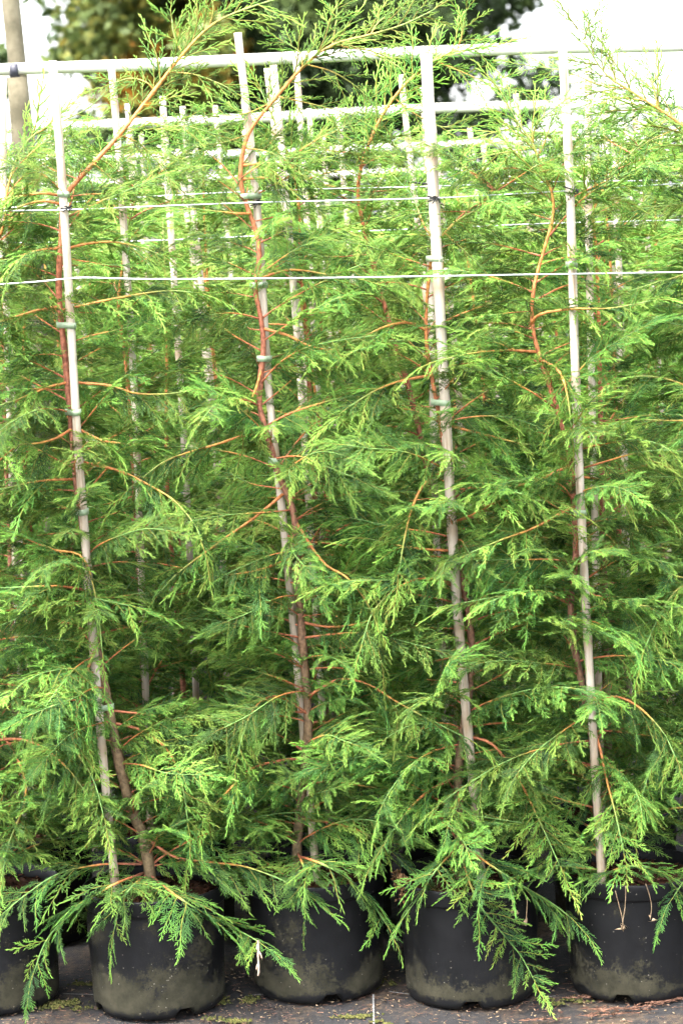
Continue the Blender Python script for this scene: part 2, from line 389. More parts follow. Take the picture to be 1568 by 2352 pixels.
rg = random.Random(11)
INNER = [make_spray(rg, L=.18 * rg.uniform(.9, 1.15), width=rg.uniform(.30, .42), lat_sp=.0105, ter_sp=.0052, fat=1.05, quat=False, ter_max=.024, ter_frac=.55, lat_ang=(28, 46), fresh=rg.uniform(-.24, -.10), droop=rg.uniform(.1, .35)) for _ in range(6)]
MID = [make_spray(rg, L=.175 * rg.uniform(.85, 1.15), width=rg.uniform(.30, .44), lat_sp=.0112, fat=1.35, fresh=rg.uniform(-.10, .08), droop=rg.uniform(.1, .4)) for _ in range(7)]
BRIGHT = [make_spray(rg, L=.165 * rg.uniform(.85, 1.15), width=rg.uniform(.26, .40), lat_sp=.0125, fat=1.5, fresh=rg.uniform(.16, .36), droop=rg.uniform(.1, .4)) for _ in range(7)]
SPRAYS = INNER + MID
THIN = [make_spray(rg, L=.12, width=rg.uniform(.34, .50), lat_sp=.0115, ter_sp=.0075, fat=1.35, quat=False, fresh=.16, droop=.05, ter_max=.014) for _ in range(6)]
FAR = [make_spray(rg, L=.18, width=.42, lat_sp=.013, ter_sp=.010, fat=2.0, quat=False, fresh=rg.uniform(-.08, .2), ter_max=.02) for _ in range(6)]

def place(spray, o, T, N, s, dt=0.0, flip=False):
    V, F, A = spray
    T = T / np.linalg.norm(T); N = N - T * (N @ T); N = N / np.linalg.norm(N); B = np.cross(N, T)
    if flip: B = -B
    Mx = np.stack([T, B, N], 0) * s
    A2 = np.where(A > .80, A, np.clip(A + dt, 0, .86))
    return V @ Mx + o, F, A2

def sprigs(P, r_, lib, start=.22, spacing=.026, size=1.0, dt=0.0, hang=.25, term=1.0, spread=(34, 62), plane=None, taper=.45):
    """where sprays sit along a centre line P (evenly spaced), alternating sides"""
    T, B, N = frames(P); n = len(P)
    Ltot = np.linalg.norm(np.diff(P, axis=0), axis=1).sum()
    k = max(2, int(Ltot * (1 - start) / spacing)); side = 1; out = []
    up = np.array([0, 0, 1.0])
    for i in range(k):
        t = start + (1 - start) * (i + r_.uniform(.1, .7)) / k
        if t > .985: continue
        x = t * (n - 1); j = min(n - 2, int(x)); f = x - j
        o = P[j] * (1 - f) + P[j + 1] * f
        side = -side
        a = math.radians(r_.uniform(*spread))
        nn = plane if plane is not None else N[j]
        nn = nn + np.array([r_.gauss(0, .30) for _ in range(3)])
        bb = np.cross(nn, T[j]); bb /= np.linalg.norm(bb)
        d = math.cos(a) * T[j] + side * math.sin(a) * bb - up * hang * r_.uniform(.2, 1.5)
        s = size * r_.uniform(.65, 1.1) * (1 - taper * max(0, t - .35) / .65) * min(1, .55 + 1.2 * t)
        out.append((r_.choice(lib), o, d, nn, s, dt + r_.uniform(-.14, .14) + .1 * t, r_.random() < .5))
    if term:
        out.append((r_.choice(lib), P[-1], T[-1] - up * hang * .3, (plane if plane is not None else N[-1]), size * term * .8, dt + .15, False))
    return out
def foliate(*a, **k):
    return join([place(*q) for q in sprigs(*a, **k)])

def branch_wood(P, r0, r1, a0, a1, sides=5):
    n = len(P); t = np.linspace(0, 1, n)
    wob = 1 + .12 * np.sin(np.arange(n) * 2.3)
    V, F, ring = tube(P, (r0 * (1 - t) + r1 * t) * wob, sides)
    return V, F, (a0 + (a1 - a0) * t)[ring]

SPRAY_M = [mesh_np('leaf_spray', V, F, M['leaf'], {'tint': A}) for V, F, A in SPRAYS]
THIN_M = [mesh_np('leaf_spray', V, F, M['leaf'], {'tint': A}) for V, F, A in THIN]
BRIGHT_M = [mesh_np('leaf_spray', V, F, M['leaf'], {'tint': A}) for V, F, A in BRIGHT]

# ------------------------------------------------------------------ archetype branches (shared mesh data)
ARCH = []
rb = random.Random(5)
for i in range(14):
    L = .36 * rb.uniform(.85, 1.15); e0 = R(rb.uniform(4, 28)); e1 = R(rb.uniform(-32, 8)); yaw = rb.uniform(-.35, .35)
    pts = [np.zeros(3)]; nseg = 12
    for k in range(nseg):
        t = k / (nseg - 1); e = e0 + (e1 - e0) * t; y = yaw * (t - .3) + .12 * math.sin(t * 7 + i)
        pts.append(pts[-1] + L / nseg * np.array([math.cos(e) * math.cos(y), math.cos(e) * math.sin(y), math.sin(e)]))
    P = spline(pts, 16)
    Vw, Fw, Aw = branch_wood(P, .0029, .0011, .42, 1.5)
    wood = mesh_np('branch', Vw, Fw, M['wood'], {'age': Aw}, True)
    Vf, Ff, Tf = foliate(P, rb, (INNER + MID + BRIGHT[:1]) if i < 7 else (MID + BRIGHT), start=.04, spacing=.0140 if i < 7 else .0165, size=.90, hang=rb.uniform(-.08, .24))  # later half paler: young growth, with upper-zone brightness put into leaf colour
    fol = mesh_np('leaf_spray', Vf, Ff, M['leaf'], {'tint': Tf})
    ARCH.append((wood, fol))

def add_branch(tree, arch, loc, az, pitch, roll, s, dim=None):
    wo, fo = ARCH[arch]
    b = link('branch', wo, tree, loc)
    b.rotation_euler = Matrix.Rotation(az, 3, 'Z').__matmul__(Matrix.Rotation(-pitch, 3, 'Y')).__matmul__(Matrix.Rotation(roll, 3, 'X')).to_euler()
    b.scale = (s, s, s)
    f = link('leaf_spray', fo, b)
    return b

# ------------------------------------------------------------------ pots
POT_H, POT_RB, POT_RT = .272, .147, .160
def pot_mesh():
    z = np.array([0, .004, .012, .022, .06, .10, .14, .18, .215, .232]); 
    r_ = POT_RB + (POT_RT - .004 - POT_RB) * z / .232
    r_[0] -= .006; r_[1] -= .002; r_[3] += .0005
    prof = [(.0, .010), (r_[0] - .02, .010), (r_[0] - .004, .001)] + list(zip(r_, z)) + [(r_[-1] + .0005, .236)]
    V, F = lathe(prof, 72)
    ang = np.arctan2(V[:, 1], V[:, 0])
    rad = np.hypot(V[:, 0], V[:, 1])
    for k in range(4):
        c = -math.pi + .35 + k * math.pi / 2
        d = np.abs((ang - c + math.pi) % (2 * math.pi) - math.pi)
        sel = (d < .10) & (V[:, 2] < .020) & (rad > .1)
        V[sel, 2] = .0195 + V[sel, 2] * .05
    return mesh_np('pot_body', V, F, M['pot'], smooth=True)
def rim_mesh():
    rt = POT_RT
    prof = [(rt - .0035, .2365), (rt, .2345), (rt + .0012, .2385), (rt + .0018, .262), (rt + .002, .269), (rt + .0008, .272), (rt - .0018, .2722), (rt - .0034, .270), (rt - .005, .24), (rt - .007, .20)]
    V, F = lathe(prof, 72)
    return mesh_np('rim', V, F, M['pot'], smooth=True)
def soil_mesh(seed):
    r_ = np.random.default_rng(seed)
    rr = np.linspace(0, POT_RT - .0045, 9)[1:]; V = [(0, 0, .252)]; seg = 40
    for k, q in enumerate(rr):
        for j in range(seg):
            a = 2 * math.pi * j / seg
            V.append((q * math.cos(a), q * math.sin(a), .250 - .012 * (q / rr[-1]) ** 3 + (r_.normal(0, .003) if k < len(rr) - 1 else 0)))
    F = [(0, 1 + j, 1 + (j + 1) % seg) for j in range(seg)]
    for k in range(len(rr) - 1):
        for j in range(seg):
            a, b = 1 + k * seg + j, 1 + k * seg + (j + 1) % seg
            F += [(a, a + seg, b + seg), (a, b + seg, b)]
    V = np.array(V)
    # loose bark chips bedded in the compost
    parts = [(V, np.array(F))]
    for c in range(150):
        a, q = r_.uniform(0, 6.28), (POT_RT - .012) * math.sqrt(r_.uniform(0, 1))
        l, wd = r_.uniform(.005, .016), r_.uniform(.003, .006)
        bx = np.array([(x, y, zz) for x in (-l / 2, l / 2) for y in (-wd / 2, wd / 2) for zz in (-.0015, .0015)])
        Rm = np.array((Matrix.Rotation(r_.uniform(0, 6.28), 3, 'Z') @ Matrix.Rotation(r_.uniform(-.6, .6), 3, 'X') @ Matrix.Rotation(r_.uniform(-.5, .5), 3, 'Y')))
        bx = bx @ Rm.T + np.array([q * math.cos(a), q * math.sin(a), .2535 - .012 * (q / POT_RT) ** 3 + .002])
        bf = np.array([(0, 1, 3), (0, 3, 2), (4, 6, 7), (4, 7, 5), (0, 4, 5), (0, 5, 1), (2, 3, 7), (2, 7, 6), (0, 2, 6), (0, 6, 4), (1, 5, 7), (1, 7, 3)])
        parts.append((bx, bf))
    VV, FF, o = [], [], 0
    for v, f in parts: VV.append(v); FF.append(f + o); o += len(v)
    return mesh_np('compost', np.vstack(VV), np.vstack(FF), M['soil'])
PB, PR, PS = pot_mesh(), rim_mesh(), [soil_mesh(s) for s in (1, 2, 3)]
npot = 0
def add_pot(x, y, rz, label, group, tilt=0.0):
    global npot
    t = link('plant_pot', None, None, (x, y, .004)); t.rotation_euler = (0, tilt, rz)
    tag(t, label, 'pot', group)
    pb = link('pot_body', PB, t); pb['mud'] = (-.02, .12, -.05, -.13, -.05, -.1)[npot % 6]; rm = link('rim', PR, t); rm['mud'] = -.3; c = link('compost', PS[npot % 3], t); npot += 1
    return t
FRONT = [('far-left edge', -8, 2340), ('a', 370, 2350), ('b', 735, 2311), ('c', 1085, 2324), ('d', 1462, 2311), ('e', 1835, 2300)]
pots = []
plab = ['black plastic pot cut off by the photo edge, beside the pot with widest mud band',
        'black plastic pot with broad khaki mud band round its base',
        'black plastic pot with bleached dead twig tip hanging at its side',
        'bluish black plastic pot with one long bright spray hanging down its face',
        'black plastic pot with dry thread-like stalks hanging over its rim',
        'black plastic pot almost wholly beyond the photo edge, beside dry stalks pot']
for i, (nm, px, py) in enumerate(FRONT):
    q = on_ground(px, py); y = q[1] + POT_RB
    s = (CAMP[1] - y) / (CAMP[1] - q[1]); x = CAMP[0] + (q[0] - CAMP[0]) * s
    pots.append((x, y)); add_pot(x, y, .4 + i * 1.3, plab[i], 'pots of the first row', .01 * (i % 2))
ROW2 = .43
pots2 = []
for i in range(6):
    x = pots[i][0] + (.03, .00, .03, .02, .02, .0)[i] ; y = ROW2 + (.02, 0, -.01, .02, 0, .01)[i]
    pots2.append((x, y))
    add_pot(x, y, 1 + i * 2.1, ['black pot in shadow behind the pot at the photo edge', 'black pot in shadow directly behind the mud-banded pot', 'black pot in shadow directly behind the dead twig pot',
                               'black pot in shadow directly behind the bluish pot', 'black pot in shadow directly behind the dry stalks pot', 'black pot in shadow behind the pot beyond the photo edge'][i], 'pots of the second row')

# ------------------------------------------------------------------ bamboo canes
def cane_mesh(P, r0, r1, seed):
    r_ = random.Random(seed); n = 64; Q = spline(P, n); t = np.linspace(0, 1, n)   # bottom to top
    rad = r0 + (r1 - r0) * t; age = np.zeros(n)
    pos = r_.uniform(.02, .1)
    while pos < .97:
        k = int(pos * n)
        rad[k] *= 1.10; age[k] = .75
        if k + 1 < n: rad[k + 1] *= .97; age[k + 1] = .25
        pos += r_.uniform(.10, .15)
    age = np.maximum(age, np.clip((.70 - t) * 1.3, 0, .8) * np.random.default_rng(seed).uniform(.25, 1.0, n))   # weather stain on the lower length
    V, F, ring = tube(Q, rad, 10)
    return Q, V, F, age[ring]
CANES = {}
def add_cane(pix, Y, r0, r1, label, group, seed, base=None, dy=0.0):
    P = [at(x, y, Y + dy * (1 - k / max(1, len(pix) - 1))) for k, (x, y) in enumerate(pix)][::-1]
    d = P[0] - P[1]; d /= abs(d[2]); zb = .12
    P = [P[0] + d * (P[0][2] - zb)] + P
    Q, V, F, A = cane_mesh(P, r0, r1, seed); o = Q[0].copy()
    me = mesh_np('bamboo_cane', V - o, F, M['cane'], {'age': A}, True)
    tag(link('bamboo_cane', me, None, o), label, 'cane', group)
    return Q
fy = [p[1] for p in pots]
CY0 = [y - .02 for y in fy]
fc = []
fc.append(add_cane([(-150, 150), (-110, 700), (-70, 1400), (-20, 2000)], CY0[0], .0105, .0085, 'bamboo cane just beyond the photo edge beside the wooden posts', 'canes of the first row', 1))
fc.append(add_cane([(121, 140), (145, 440), (175, 950), (188, 1130), (228, 1640), (262, 2000)], CY0[1] - .01, .0098, .0090, 'bleached bamboo cane beside the leader that bends sharply away, over mud-banded pot', 'canes of the first row', 2))
fc.append(add_cane([(546, 75), (590, 470), (618, 900), (660, 1290), (725, 1995)], CY0[2], .0092, .0085, 'tallest bamboo cane, with three green tapes and a crooked red stem', 'canes of the first row', 3))
fc.append(add_cane([(978, 125), (996, 455), (1020, 900), (1050, 1400), (1100, 1960)], CY0[3] - .01, .0098, .0125, 'thick-topped bamboo cane ending below the rail, over the bluish pot', 'canes of the first row', 4))
fc.append(add_cane([(1290, 95), (1308, 440), (1322, 900), (1345, 1400), (1381, 2030)], CY0[4] - .072, .0092, .0095, 'bamboo cane with black clip strip on the wire, over the dry stalks pot', 'canes of the first row', 5))

def tie_between(z, A, B, label, hgt=.013, seed=0):
    """a band of tape round cane A and stem B (two centre lines) at height z"""
    def pt(Q):
        k = int(np.argmin(abs(Q[:, 2] - z))); return Q[k]
    a, b = pt(A), pt(B); d = b - a; L_ = np.linalg.norm(d[:2]); mx_ = .03 if L_ < .05 else .003; b = a + d * min(1, mx_ / L_); d = b - a; L_ = min(L_, mx_); c = (a + b) / 2
    ang = math.atan2(d[1], d[0]); n = 28; V = []
    hl = min(L_ / 2, .02)
    for zz, extra in ((-hgt / 2, 0), (hgt / 2, 0), (hgt / 2, .0012), (-hgt / 2, .0012)):
        for j in range(n):
            t = 2 * math.pi * j / n; ro = .0105 + extra
            x = math.copysign(hl, math.cos(t)) * (1 if abs(math.cos(t)) > .05 else 0) + ro * math.cos(t); y = ro * math.sin(t) * 1.05
            V.append((x * math.cos(ang) - y * math.sin(ang), x * math.sin(ang) + y * math.cos(ang), zz + .0015 * math.sin(t + seed)))
    F = [(r_ * n + j, r_ * n + (j + 1) % n, ((r_ + 1) % 4) * n + (j + 1) % n, ((r_ + 1) % 4) * n + j) for r_ in range(4) for j in range(n)]
    tag(link('tape_tie', mesh_np('tape_tie', V, F, M['tie']), None, (c[0], c[1], z)), label, 'tie', 'green tape ties on the canes')

# ------------------------------------------------------------------ front trees
def px_curve(pix, Y0, Y1=None, n=40, wig=0.0, seed=0, clear=False):
    Y1 = Y0 if Y1 is None else Y1
    m_ = len(pix); r_ = random.Random(seed)
    P = []
    for k, (x, y) in enumerate(pix):
        Y = Y0 + (Y1 - Y0) * k / (m_ - 1) + r_.uniform(-wig, wig); p = at(x, y, Y)
        if clear and k > 0 and p[2] < .31:          # stay outside and above the pots
            for xc, yc in pots:
                dx = p[0] - xc
                if abs(dx) < .182:
                    Ym = yc - math.sqrt(.182 ** 2 - dx * dx)
                    if Ym < Y < yc + .05: p = at(x, y, Ym); Y = Ym
        P.append(p)
    return spline(P, n)
def trunk_part(tree, base, Q, r0, r1, a0=0.02, a1=1.0):
    n = len(Q); t = np.linspace(0, 1, n)
    rad = r0 * (1 - t) ** .85 + r1; rad = rad * (1 + np.random.default_rng(n).normal(0, .07, n) + .06 * np.sin(np.arange(n) * .7))
    V, F, ring = tube(Q - base, rad, 8)
    age = a0 + (a1 - a0) * np.clip(t, 0, 1) ** 1.5
    link('trunk', mesh_np('trunk', V, F, M['wood'], {'age': age[ring]}, True), tree)
def custom_branch(tree, base, pix, Y0, Y1, seed, size=1.0, start=.16, spacing=.0155, r0=.0036, a0=.55, a1=.95, lib=None, dt=0.0, hang=.2, plane=None, term=1.0, taper=.45):
    r_ = random.Random(seed)
    P = px_curve(pix, Y0, Y1, 22, .006, seed, True); o = P[0].copy()
    V, F, A = branch_wood(P - o, r0, .0012, a0, a1, 6)
    b = link('branch', mesh_np('branch', V, F, M['wood'], {'age': A}, True), tree, o - base)
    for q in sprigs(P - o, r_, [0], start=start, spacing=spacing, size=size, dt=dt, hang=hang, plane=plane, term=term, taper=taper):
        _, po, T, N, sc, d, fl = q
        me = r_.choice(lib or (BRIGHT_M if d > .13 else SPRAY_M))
        T = T / np.linalg.norm(T); N = N - T * (N @ T); N = N / np.linalg.norm(N); Bv = np.cross(N, T)
        f = link('leaf_spray', me, b, po)
        f.rotation_euler = Matrix([[T[i], Bv[i], N[i]] for i in range(3)]).to_euler(); f.scale = (sc, -sc if fl else sc, sc)
    return b
def new_tree(x, y, label, group):
    t = link('cypress_tree', None, None, (x, y, .25)); tag(t, label, 'conifer tree', group)
    return t, np.array([x, y, .25])

def fill_branches(tree, base, Q, n, seed, zlo=.04, zhi=1.62, front_keep=.5, smul=1.0):
    """shared-mesh branches all round the stem"""
    r_ = random.Random(seed); az = r_.uniform(0, 6.28)
    for k in range(n):
        h = zlo + (zhi - zlo) * ((k + r_.uniform(0, .9)) / n)
        az += 2.399 + r_.uniform(-.35, .35)
        a = az % (2 * math.pi)
        toward = math.cos(a + math.pi / 2)          # 1 = towards the camera
        if toward > .72 and r_.random() > (front_keep if h > .75 or h < .5 else .8):
            a = a + r_.choice((-1, 1)) * r_.uniform(.8, 1.3)
        j = int(np.argmin(abs(Q[:, 2] - (h + base[2])))); o = Q[j] - base
        f = h / 1.6
        s = (1.02 - .34 * f) * r_.uniform(.72, 1.18) * smul
        if h < .3: s *= .85
        if toward > .72: s *= .8
        add_branch(tree, r_.randrange(7) + (7 if r_.random() < f * 1.25 - .22 else 0), o, a, (R(-10 + 26 * f + r_.uniform(-22, 22)) if h > .2 else R(r_.uniform(8, 24))), r_.uniform(-.95, .95), s)  # paler set likelier with height, painting in the brighter light up there

FT = []
labs = ['cypress tree at the photo edge beside the wooden posts, only its branches in view',
        'cypress tree whose orange leader bends sharply away across the white rail',
        'cypress tree with the crooked red stem crossing its cane, over dead twig pot',
        'cypress tree over the bluish pot, one long bright spray hanging in front',
        'cypress tree over the dry stalks pot, stem curving away from its cane',
        'cypress tree at the photo edge beyond the dry stalks pot, thin shoot against sky']
stems = [
    [(0, 2010), (-20, 1700), (-40, 1300), (-60, 900), (-30, 620), (10, 520), (20, 430), (50, 345), (85, 305), (118, 288)],
    [(347, 2015), (330, 1920), (300, 1850), (265, 1700), (250, 1620), (215, 1440), (203, 1340), (196, 1240), (180, 1120), (168, 1000), (155, 860), (140, 720), (136, 640), (142, 540), (147, 460),
     (170, 425), (215, 375), (275, 310), (350, 215), (420, 125), (490, 55), (580, 15), (665, -10)],
    [(680, 1960), (686, 1890), (700, 1760), (708, 1650), (698, 1500), (690, 1400), (682, 1270), (676, 1180), (655, 1120), (632, 1060), (615, 1000), (597, 930), (600, 860), (606, 790), (598, 720), (586, 660), (597, 590), (588, 530), (563, 460), (553, 395), (570, 310), (625, 235), (700, 150), (765, 103), (850, 80), (930, 55), (1000, 20)],
    [(1055, 1950), (1052, 1850), (1052, 1760), (1066, 1650), (1083, 1520), (1078, 1440), (1060, 1330), (1040, 1200), (1026, 1080), (1012, 980), (994, 880), (980, 800), (978, 720), (984, 640), (992, 585), (1020, 535), (1060, 500), (1095, 480), (1140, 440)],
    [(1385, 2030), (1370, 1900), (1362, 1760), (1345, 1630), (1312, 1470), (1306, 1380), (1318, 1260), (1312, 1150), (1305, 1050), (1275, 935), (1240, 830), (1220, 745), (1224, 660), (1248, 570), (1268, 500), (1266, 445), (1243, 390), (1222, 330), (1190, 285), (1160, 230)],
    [(1840, 2010), (1830, 1600), (1820, 1200), (1790, 800), (1740, 560), (1700, 440), (1640, 350), (1568, 290), (1510, 250), (1440, 205), (1385, 165), (1325, 68)],
]
dyt = [0.0, .012, -.022, .012, .03, 0.0]
for i, (x, y) in enumerate(pots):
    tree, base = new_tree(x, y, labs[i], 'cypress trees of the first row')
    Yt = CY0[i] + dyt[i] + (.0 if i != 4 else -.06)
    Q = px_curve(stems[i], y, Yt, 90)
    Qb = Q.copy(); k = np.clip((Q[:, 2] - .25) / .35, 0, 1); Qb[:, 1] = y * (1 - k) + Yt * k
    Q = Qb; Q[0, 2] = .235
    trunk_part(tree, base, Q, (.009, .0120, .0100, .0092, .0092, .009)[i], .0012)
    FT.append((tree, base, Q, Yt))
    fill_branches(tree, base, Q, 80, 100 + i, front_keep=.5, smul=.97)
    fill_branches(tree, base, Q, 5, 150 + i, zlo=.02, zhi=.22, front_keep=1.0, smul=.9)
    rf = random.Random(170 + i)                      # short growth in front of the lower stem
    for k in range(20):
        h = .03 + .98 * (k + rf.random()) / 20; j = int(np.argmin(abs(Q[:, 2] - (h + base[2]))))
        add_branch(tree, rf.randrange(14), Q[j] - base, -math.pi / 2 + (rf.uniform(-1.2, 1.2) if h > .62 or i in (0, 5) else rf.choice((-1, 1)) * rf.uniform(.65, 1.35)), R(rf.uniform(4, 26)), rf.uniform(-.6, .6), rf.uniform(.40, .62))

# leader shoots and their light sprays
def leader(i, z0, seed, lib=THIN, spacing=.018, size=1.35, hang=-.08):
    tree, base, Q, Yt = FT[i]
    P = Q[Q[:, 2] > z0]; P = P[int(np.argmax(P[:, 2] > z0)):]
    P = spline(P[::2], 26); o = P[0].copy()
    V, F, T = foliate(P - o, random.Random(seed), lib, start=.12, spacing=spacing, size=size, hang=hang, plane=np.array([0.1, -.75, .6]), spread=(28, 60), taper=.3)
    link('leader_spray', mesh_np('leader_spray', V, F, M['leaf'], {'tint': T}), tree, o - base)
for i, z0 in ((0, 1.90), (1, 1.84), (2, 1.92), (3, 1.72), (4, 1.70), (5, 1.72)):
    leader(i, z0, 40 + i)

B = [  # tree, pixels along the branch, how far its tip comes towards the camera, options
    (1, [(142, 450), (100, 444), (50, 450), (-20, 458)], .02, {}), (1, [(140, 468), (95, 462), (45, 475), (0, 492)], .05, {}),
    (1, [(135, 570), (90, 575), (40, 590), (-10, 602)], .05, {}), (1, [(150, 572), (200, 560), (260, 556), (330, 570), (380, 592)], .02, {}),
    (1, [(132, 705), (90, 712), (40, 726), (0, 740), (-50, 760)], .05, {}), (1, [(145, 712), (210, 697), (290, 681), (380, 668), (450, 672)], .06, {}),
    (1, [(157, 878), (110, 890), (50, 914), (-10, 935)], .10, {}), (1, [(165, 878), (250, 885), (310, 903), (380, 905), (450, 895)], .04, {}),
    (1, [(167, 985), (120, 1010), (60, 1021), (0, 1018)], .08, {}), (1, [(180, 985), (230, 1010), (275, 1018), (340, 1025)], .02, {}),
    (1, [(190, 1062), (270, 1080), (340, 1113), (400, 1150), (447, 1205), (462, 1240)], .12, {'dt': .05}), (1, [(180, 1100), (90, 1105), (0, 1125)], .05, {}),
    (1, [(200, 1360), (180, 1352), (120, 1346), (0, 1351)], .08, {}), (1, [(212, 1565), (170, 1560), (110, 1562), (50, 1580), (-10, 1610)], .12, {}),
    (1, [(330, 1920), (400, 1968), (480, 1980), (560, 1990), (640, 2018), (690, 2045)], .10, {'size': .95}),
    (1, [(345, 2010), (420, 2068), (490, 2108), (550, 2138), (598, 2165)], .16, {'size': .95}),
    (1, [(330, 2005), (255, 2035), (180, 2085), (110, 2155), (78, 2235)], .15, {'size': .85, 'dt': .06}),
    (1, [(325, 1985), (240, 1985), (140, 2005), (60, 2055), (0, 2105)], .13, {'size': .9}),
    (1, [(335, 2010), (300, 2040), (275, 2085), (262, 2140)], .17, {'size': .8}),
    (1, [(230, 1540), (215, 1500), (170, 1690), (215, 1790), (240, 1880)], .17, {'dt': .18, 'size': .8, 'start': .35}),
    (0, [(-30, 1180), (40, 1225), (120, 1262), (190, 1280), (222, 1380), (236, 1500)], .16, {'dt': .16, 'size': .75}),
    (0, [(-20, 1700), (60, 1700), (130, 1740), (190, 1810), (235, 1895)], .17, {'dt': .2, 'size': .9}),
    (0, [(-20, 1650), (40, 1740), (60, 1830), (20, 1940), (5, 2020)], .14, {'dt': .15, 'size': .8}),
    (1, [(258, 1660), (330, 1680), (390, 1730), (420, 1810), (432, 1890)], .10, {}),
    (2, [(590, 640), (670, 620), (760, 632), (820, 640)], .03, {}), (2, [(605, 755), (660, 770), (720, 798), (800, 803), (870, 790)], .08, {}),
    (2, [(575, 490), (540, 490), (450, 480)], .04, {}), (2, [(556, 412), (610, 409), (650, 428), (690, 450)], .02, {}), (2, [(556, 380), (620, 375), (660, 385)], .02, {}),
    (2, [(604, 830), (592, 880), (566, 950), (560, 1000)], .03, {'start': .6}),
    (2, [(650, 1135), (590, 1185), (540, 1220), (470, 1270), (405, 1320), (360, 1370)], .10, {'start': .3}),
    (2, [(612, 1000), (560, 1001), (500, 1020), (430, 1040), (370, 1065), (300, 1120)], .08, {'start': .35}),
    (2, [(682, 1275), (650, 1290), (590, 1310), (530, 1320), (460, 1330)], .10, {}),
    (2, [(704, 1740), (640, 1748), (580, 1765), (540, 1800), (470, 1880), (440, 1960)], .14, {'dt': .1}),
    (2, [(694, 1430), (760, 1440), (830, 1430), (900, 1400)], .08, {}),
    (2, [(682, 1965), (740, 1985), (800, 2020), (850, 2070), (888, 2125)], .16, {'size': .85}), (2, [(684, 1960), (700, 2000), (705, 2050), (700, 2100)], .17, {'size': .7}),
    (2, [(690, 1880), (760, 1890), (830, 1910), (900, 1958)], .10, {}),
    (2, [(706, 1600), (780, 1560), (850, 1575), (910, 1612), (1000, 1660), (1080, 1700)], .14, {'dt': .1}),
    (2, [(708, 1640), (640, 1600), (590, 1620), (560, 1680), (545, 1740)], .14, {'dt': .12, 'size': .85}),
    (2, [(680, 1200), (740, 1290), (800, 1330), (850, 1400), (870, 1490)], .15, {'dt': .1}),
    (3, [(980, 760), (940, 742), (890, 748), (830, 775), (770, 800)], .05, {}), (3, [(990, 862), (920, 875), (860, 898), (800, 935)], .08, {}),
    (3, [(1026, 1075), (975, 1110), (945, 1170), (926, 1250), (915, 1320)], .10, {'start': .45}), (3, [(1048, 1265), (985, 1262), (920, 1254), (850, 1238)], .06, {}),
    (3, [(1010, 970), (1060, 985), (1120, 1000), (1200, 1019), (1260, 1022)], .05, {}),
    (3, [(1055, 1945), (1075, 2020), (1105, 2085), (1150, 2140), (1195, 2195), (1225, 2250)], .17, {'size': .72, 'start': .18, 'dt': .12}),
    (3, [(1060, 1940), (1130, 1990), (1200, 2035), (1260, 2070), (1310, 2108)], .13, {'size': .8}), (3, [(1050, 1945), (1000, 2000), (960, 2060), (925, 2110)], .14, {'size': .8}),
    (3, [(1064, 1690), (1130, 1710), (1190, 1790), (1240, 1890), (1285, 1990)], .14, {'dt': .1}), (3, [(1055, 1780), (980, 1820), (930, 1870), (880, 1940)], .10, {}),
    (3, [(1040, 1200), (1090, 1180), (1150, 1150), (1250, 1150)], .12, {'dt': .1}), (3, [(1064, 1360), (1000, 1330), (930, 1340), (860, 1400), (830, 1480)], .14, {'dt': .14}),
    (4, [(1316, 1165), (1285, 1180), (1220, 1215), (1150, 1240), (1080, 1270)], .10, {'dt': .05}), (4, [(1308, 1090), (1400, 1108), (1450, 1140), (1490, 1160)], .05, {}),
    (4, [(1305, 1070), (1240, 1100), (1180, 1116), (1110, 1110)], .06, {}), (4, [(1218, 745), (1240, 722), (1310, 710), (1400, 708), (1500, 690)], .10, {}),
    (4, [(1238, 825), (1280, 850), (1300, 900), (1312, 985)], .10, {'dt': .08}), (4, [(1232, 808), (1160, 805), (1080, 812), (1000, 830)], .06, {}),
    (4, [(1306, 1385), (1240, 1360), (1160, 1368), (1060, 1385)], .10, {}), (4, [(1312, 1350), (1400, 1378), (1480, 1392), (1560, 1395)], .10, {}),
    (4, [(1345, 1630), (1372, 1700), (1392, 1790), (1415, 1880), (1432, 1960)], .15, {'dt': .14, 'size': .75, 'start': .3}),
    (4, [(1345, 1640), (1400, 1600), (1460, 1620), (1520, 1680), (1550, 1740)], .14, {'dt': .1}), (4, [(1380, 2000), (1300, 1990), (1240, 1990), (1190, 2010)], .10, {'size': .8}),
    (4, [(1383, 2010), (1440, 1990), (1510, 2000), (1560, 2050)], .12, {'size': .8}),
    (5, [(1780, 930), (1620, 900), (1535, 872), (1480, 864), (1420, 870)], .02, {}), (5, [(1810, 1000), (1640, 970), (1540, 966), (1450, 966), (1390, 980)], .08, {}),
    (5, [(1820, 1850), (1640, 1850), (1530, 1858), (1440, 1866), (1380, 1900)], .06, {'start': .5}), (5, [(1820, 1300), (1640, 1330), (1540, 1320), (1500, 1290), (1435, 1272)], .08, {}),
    (5, [(1820, 1400), (1640, 1330), (1560, 1350), (1510, 1420), (1480, 1490)], .14, {'dt': .14}), (5, [(1800, 700), (1650, 620), (1540, 640), (1440, 670)], .06, {}),
    (5, [(1770, 660), (1640, 480), (1560, 470), (1470, 480)], .04, {}), (5, [(1830, 1650), (1680, 1700), (1580, 1700), (1500, 1760), (1470, 1840)], .12, {'dt': .1}),
    (5, [(1830, 1950), (1700, 1960), (1600, 1990), (1545, 2060)], .10, {'size': .8}),
]
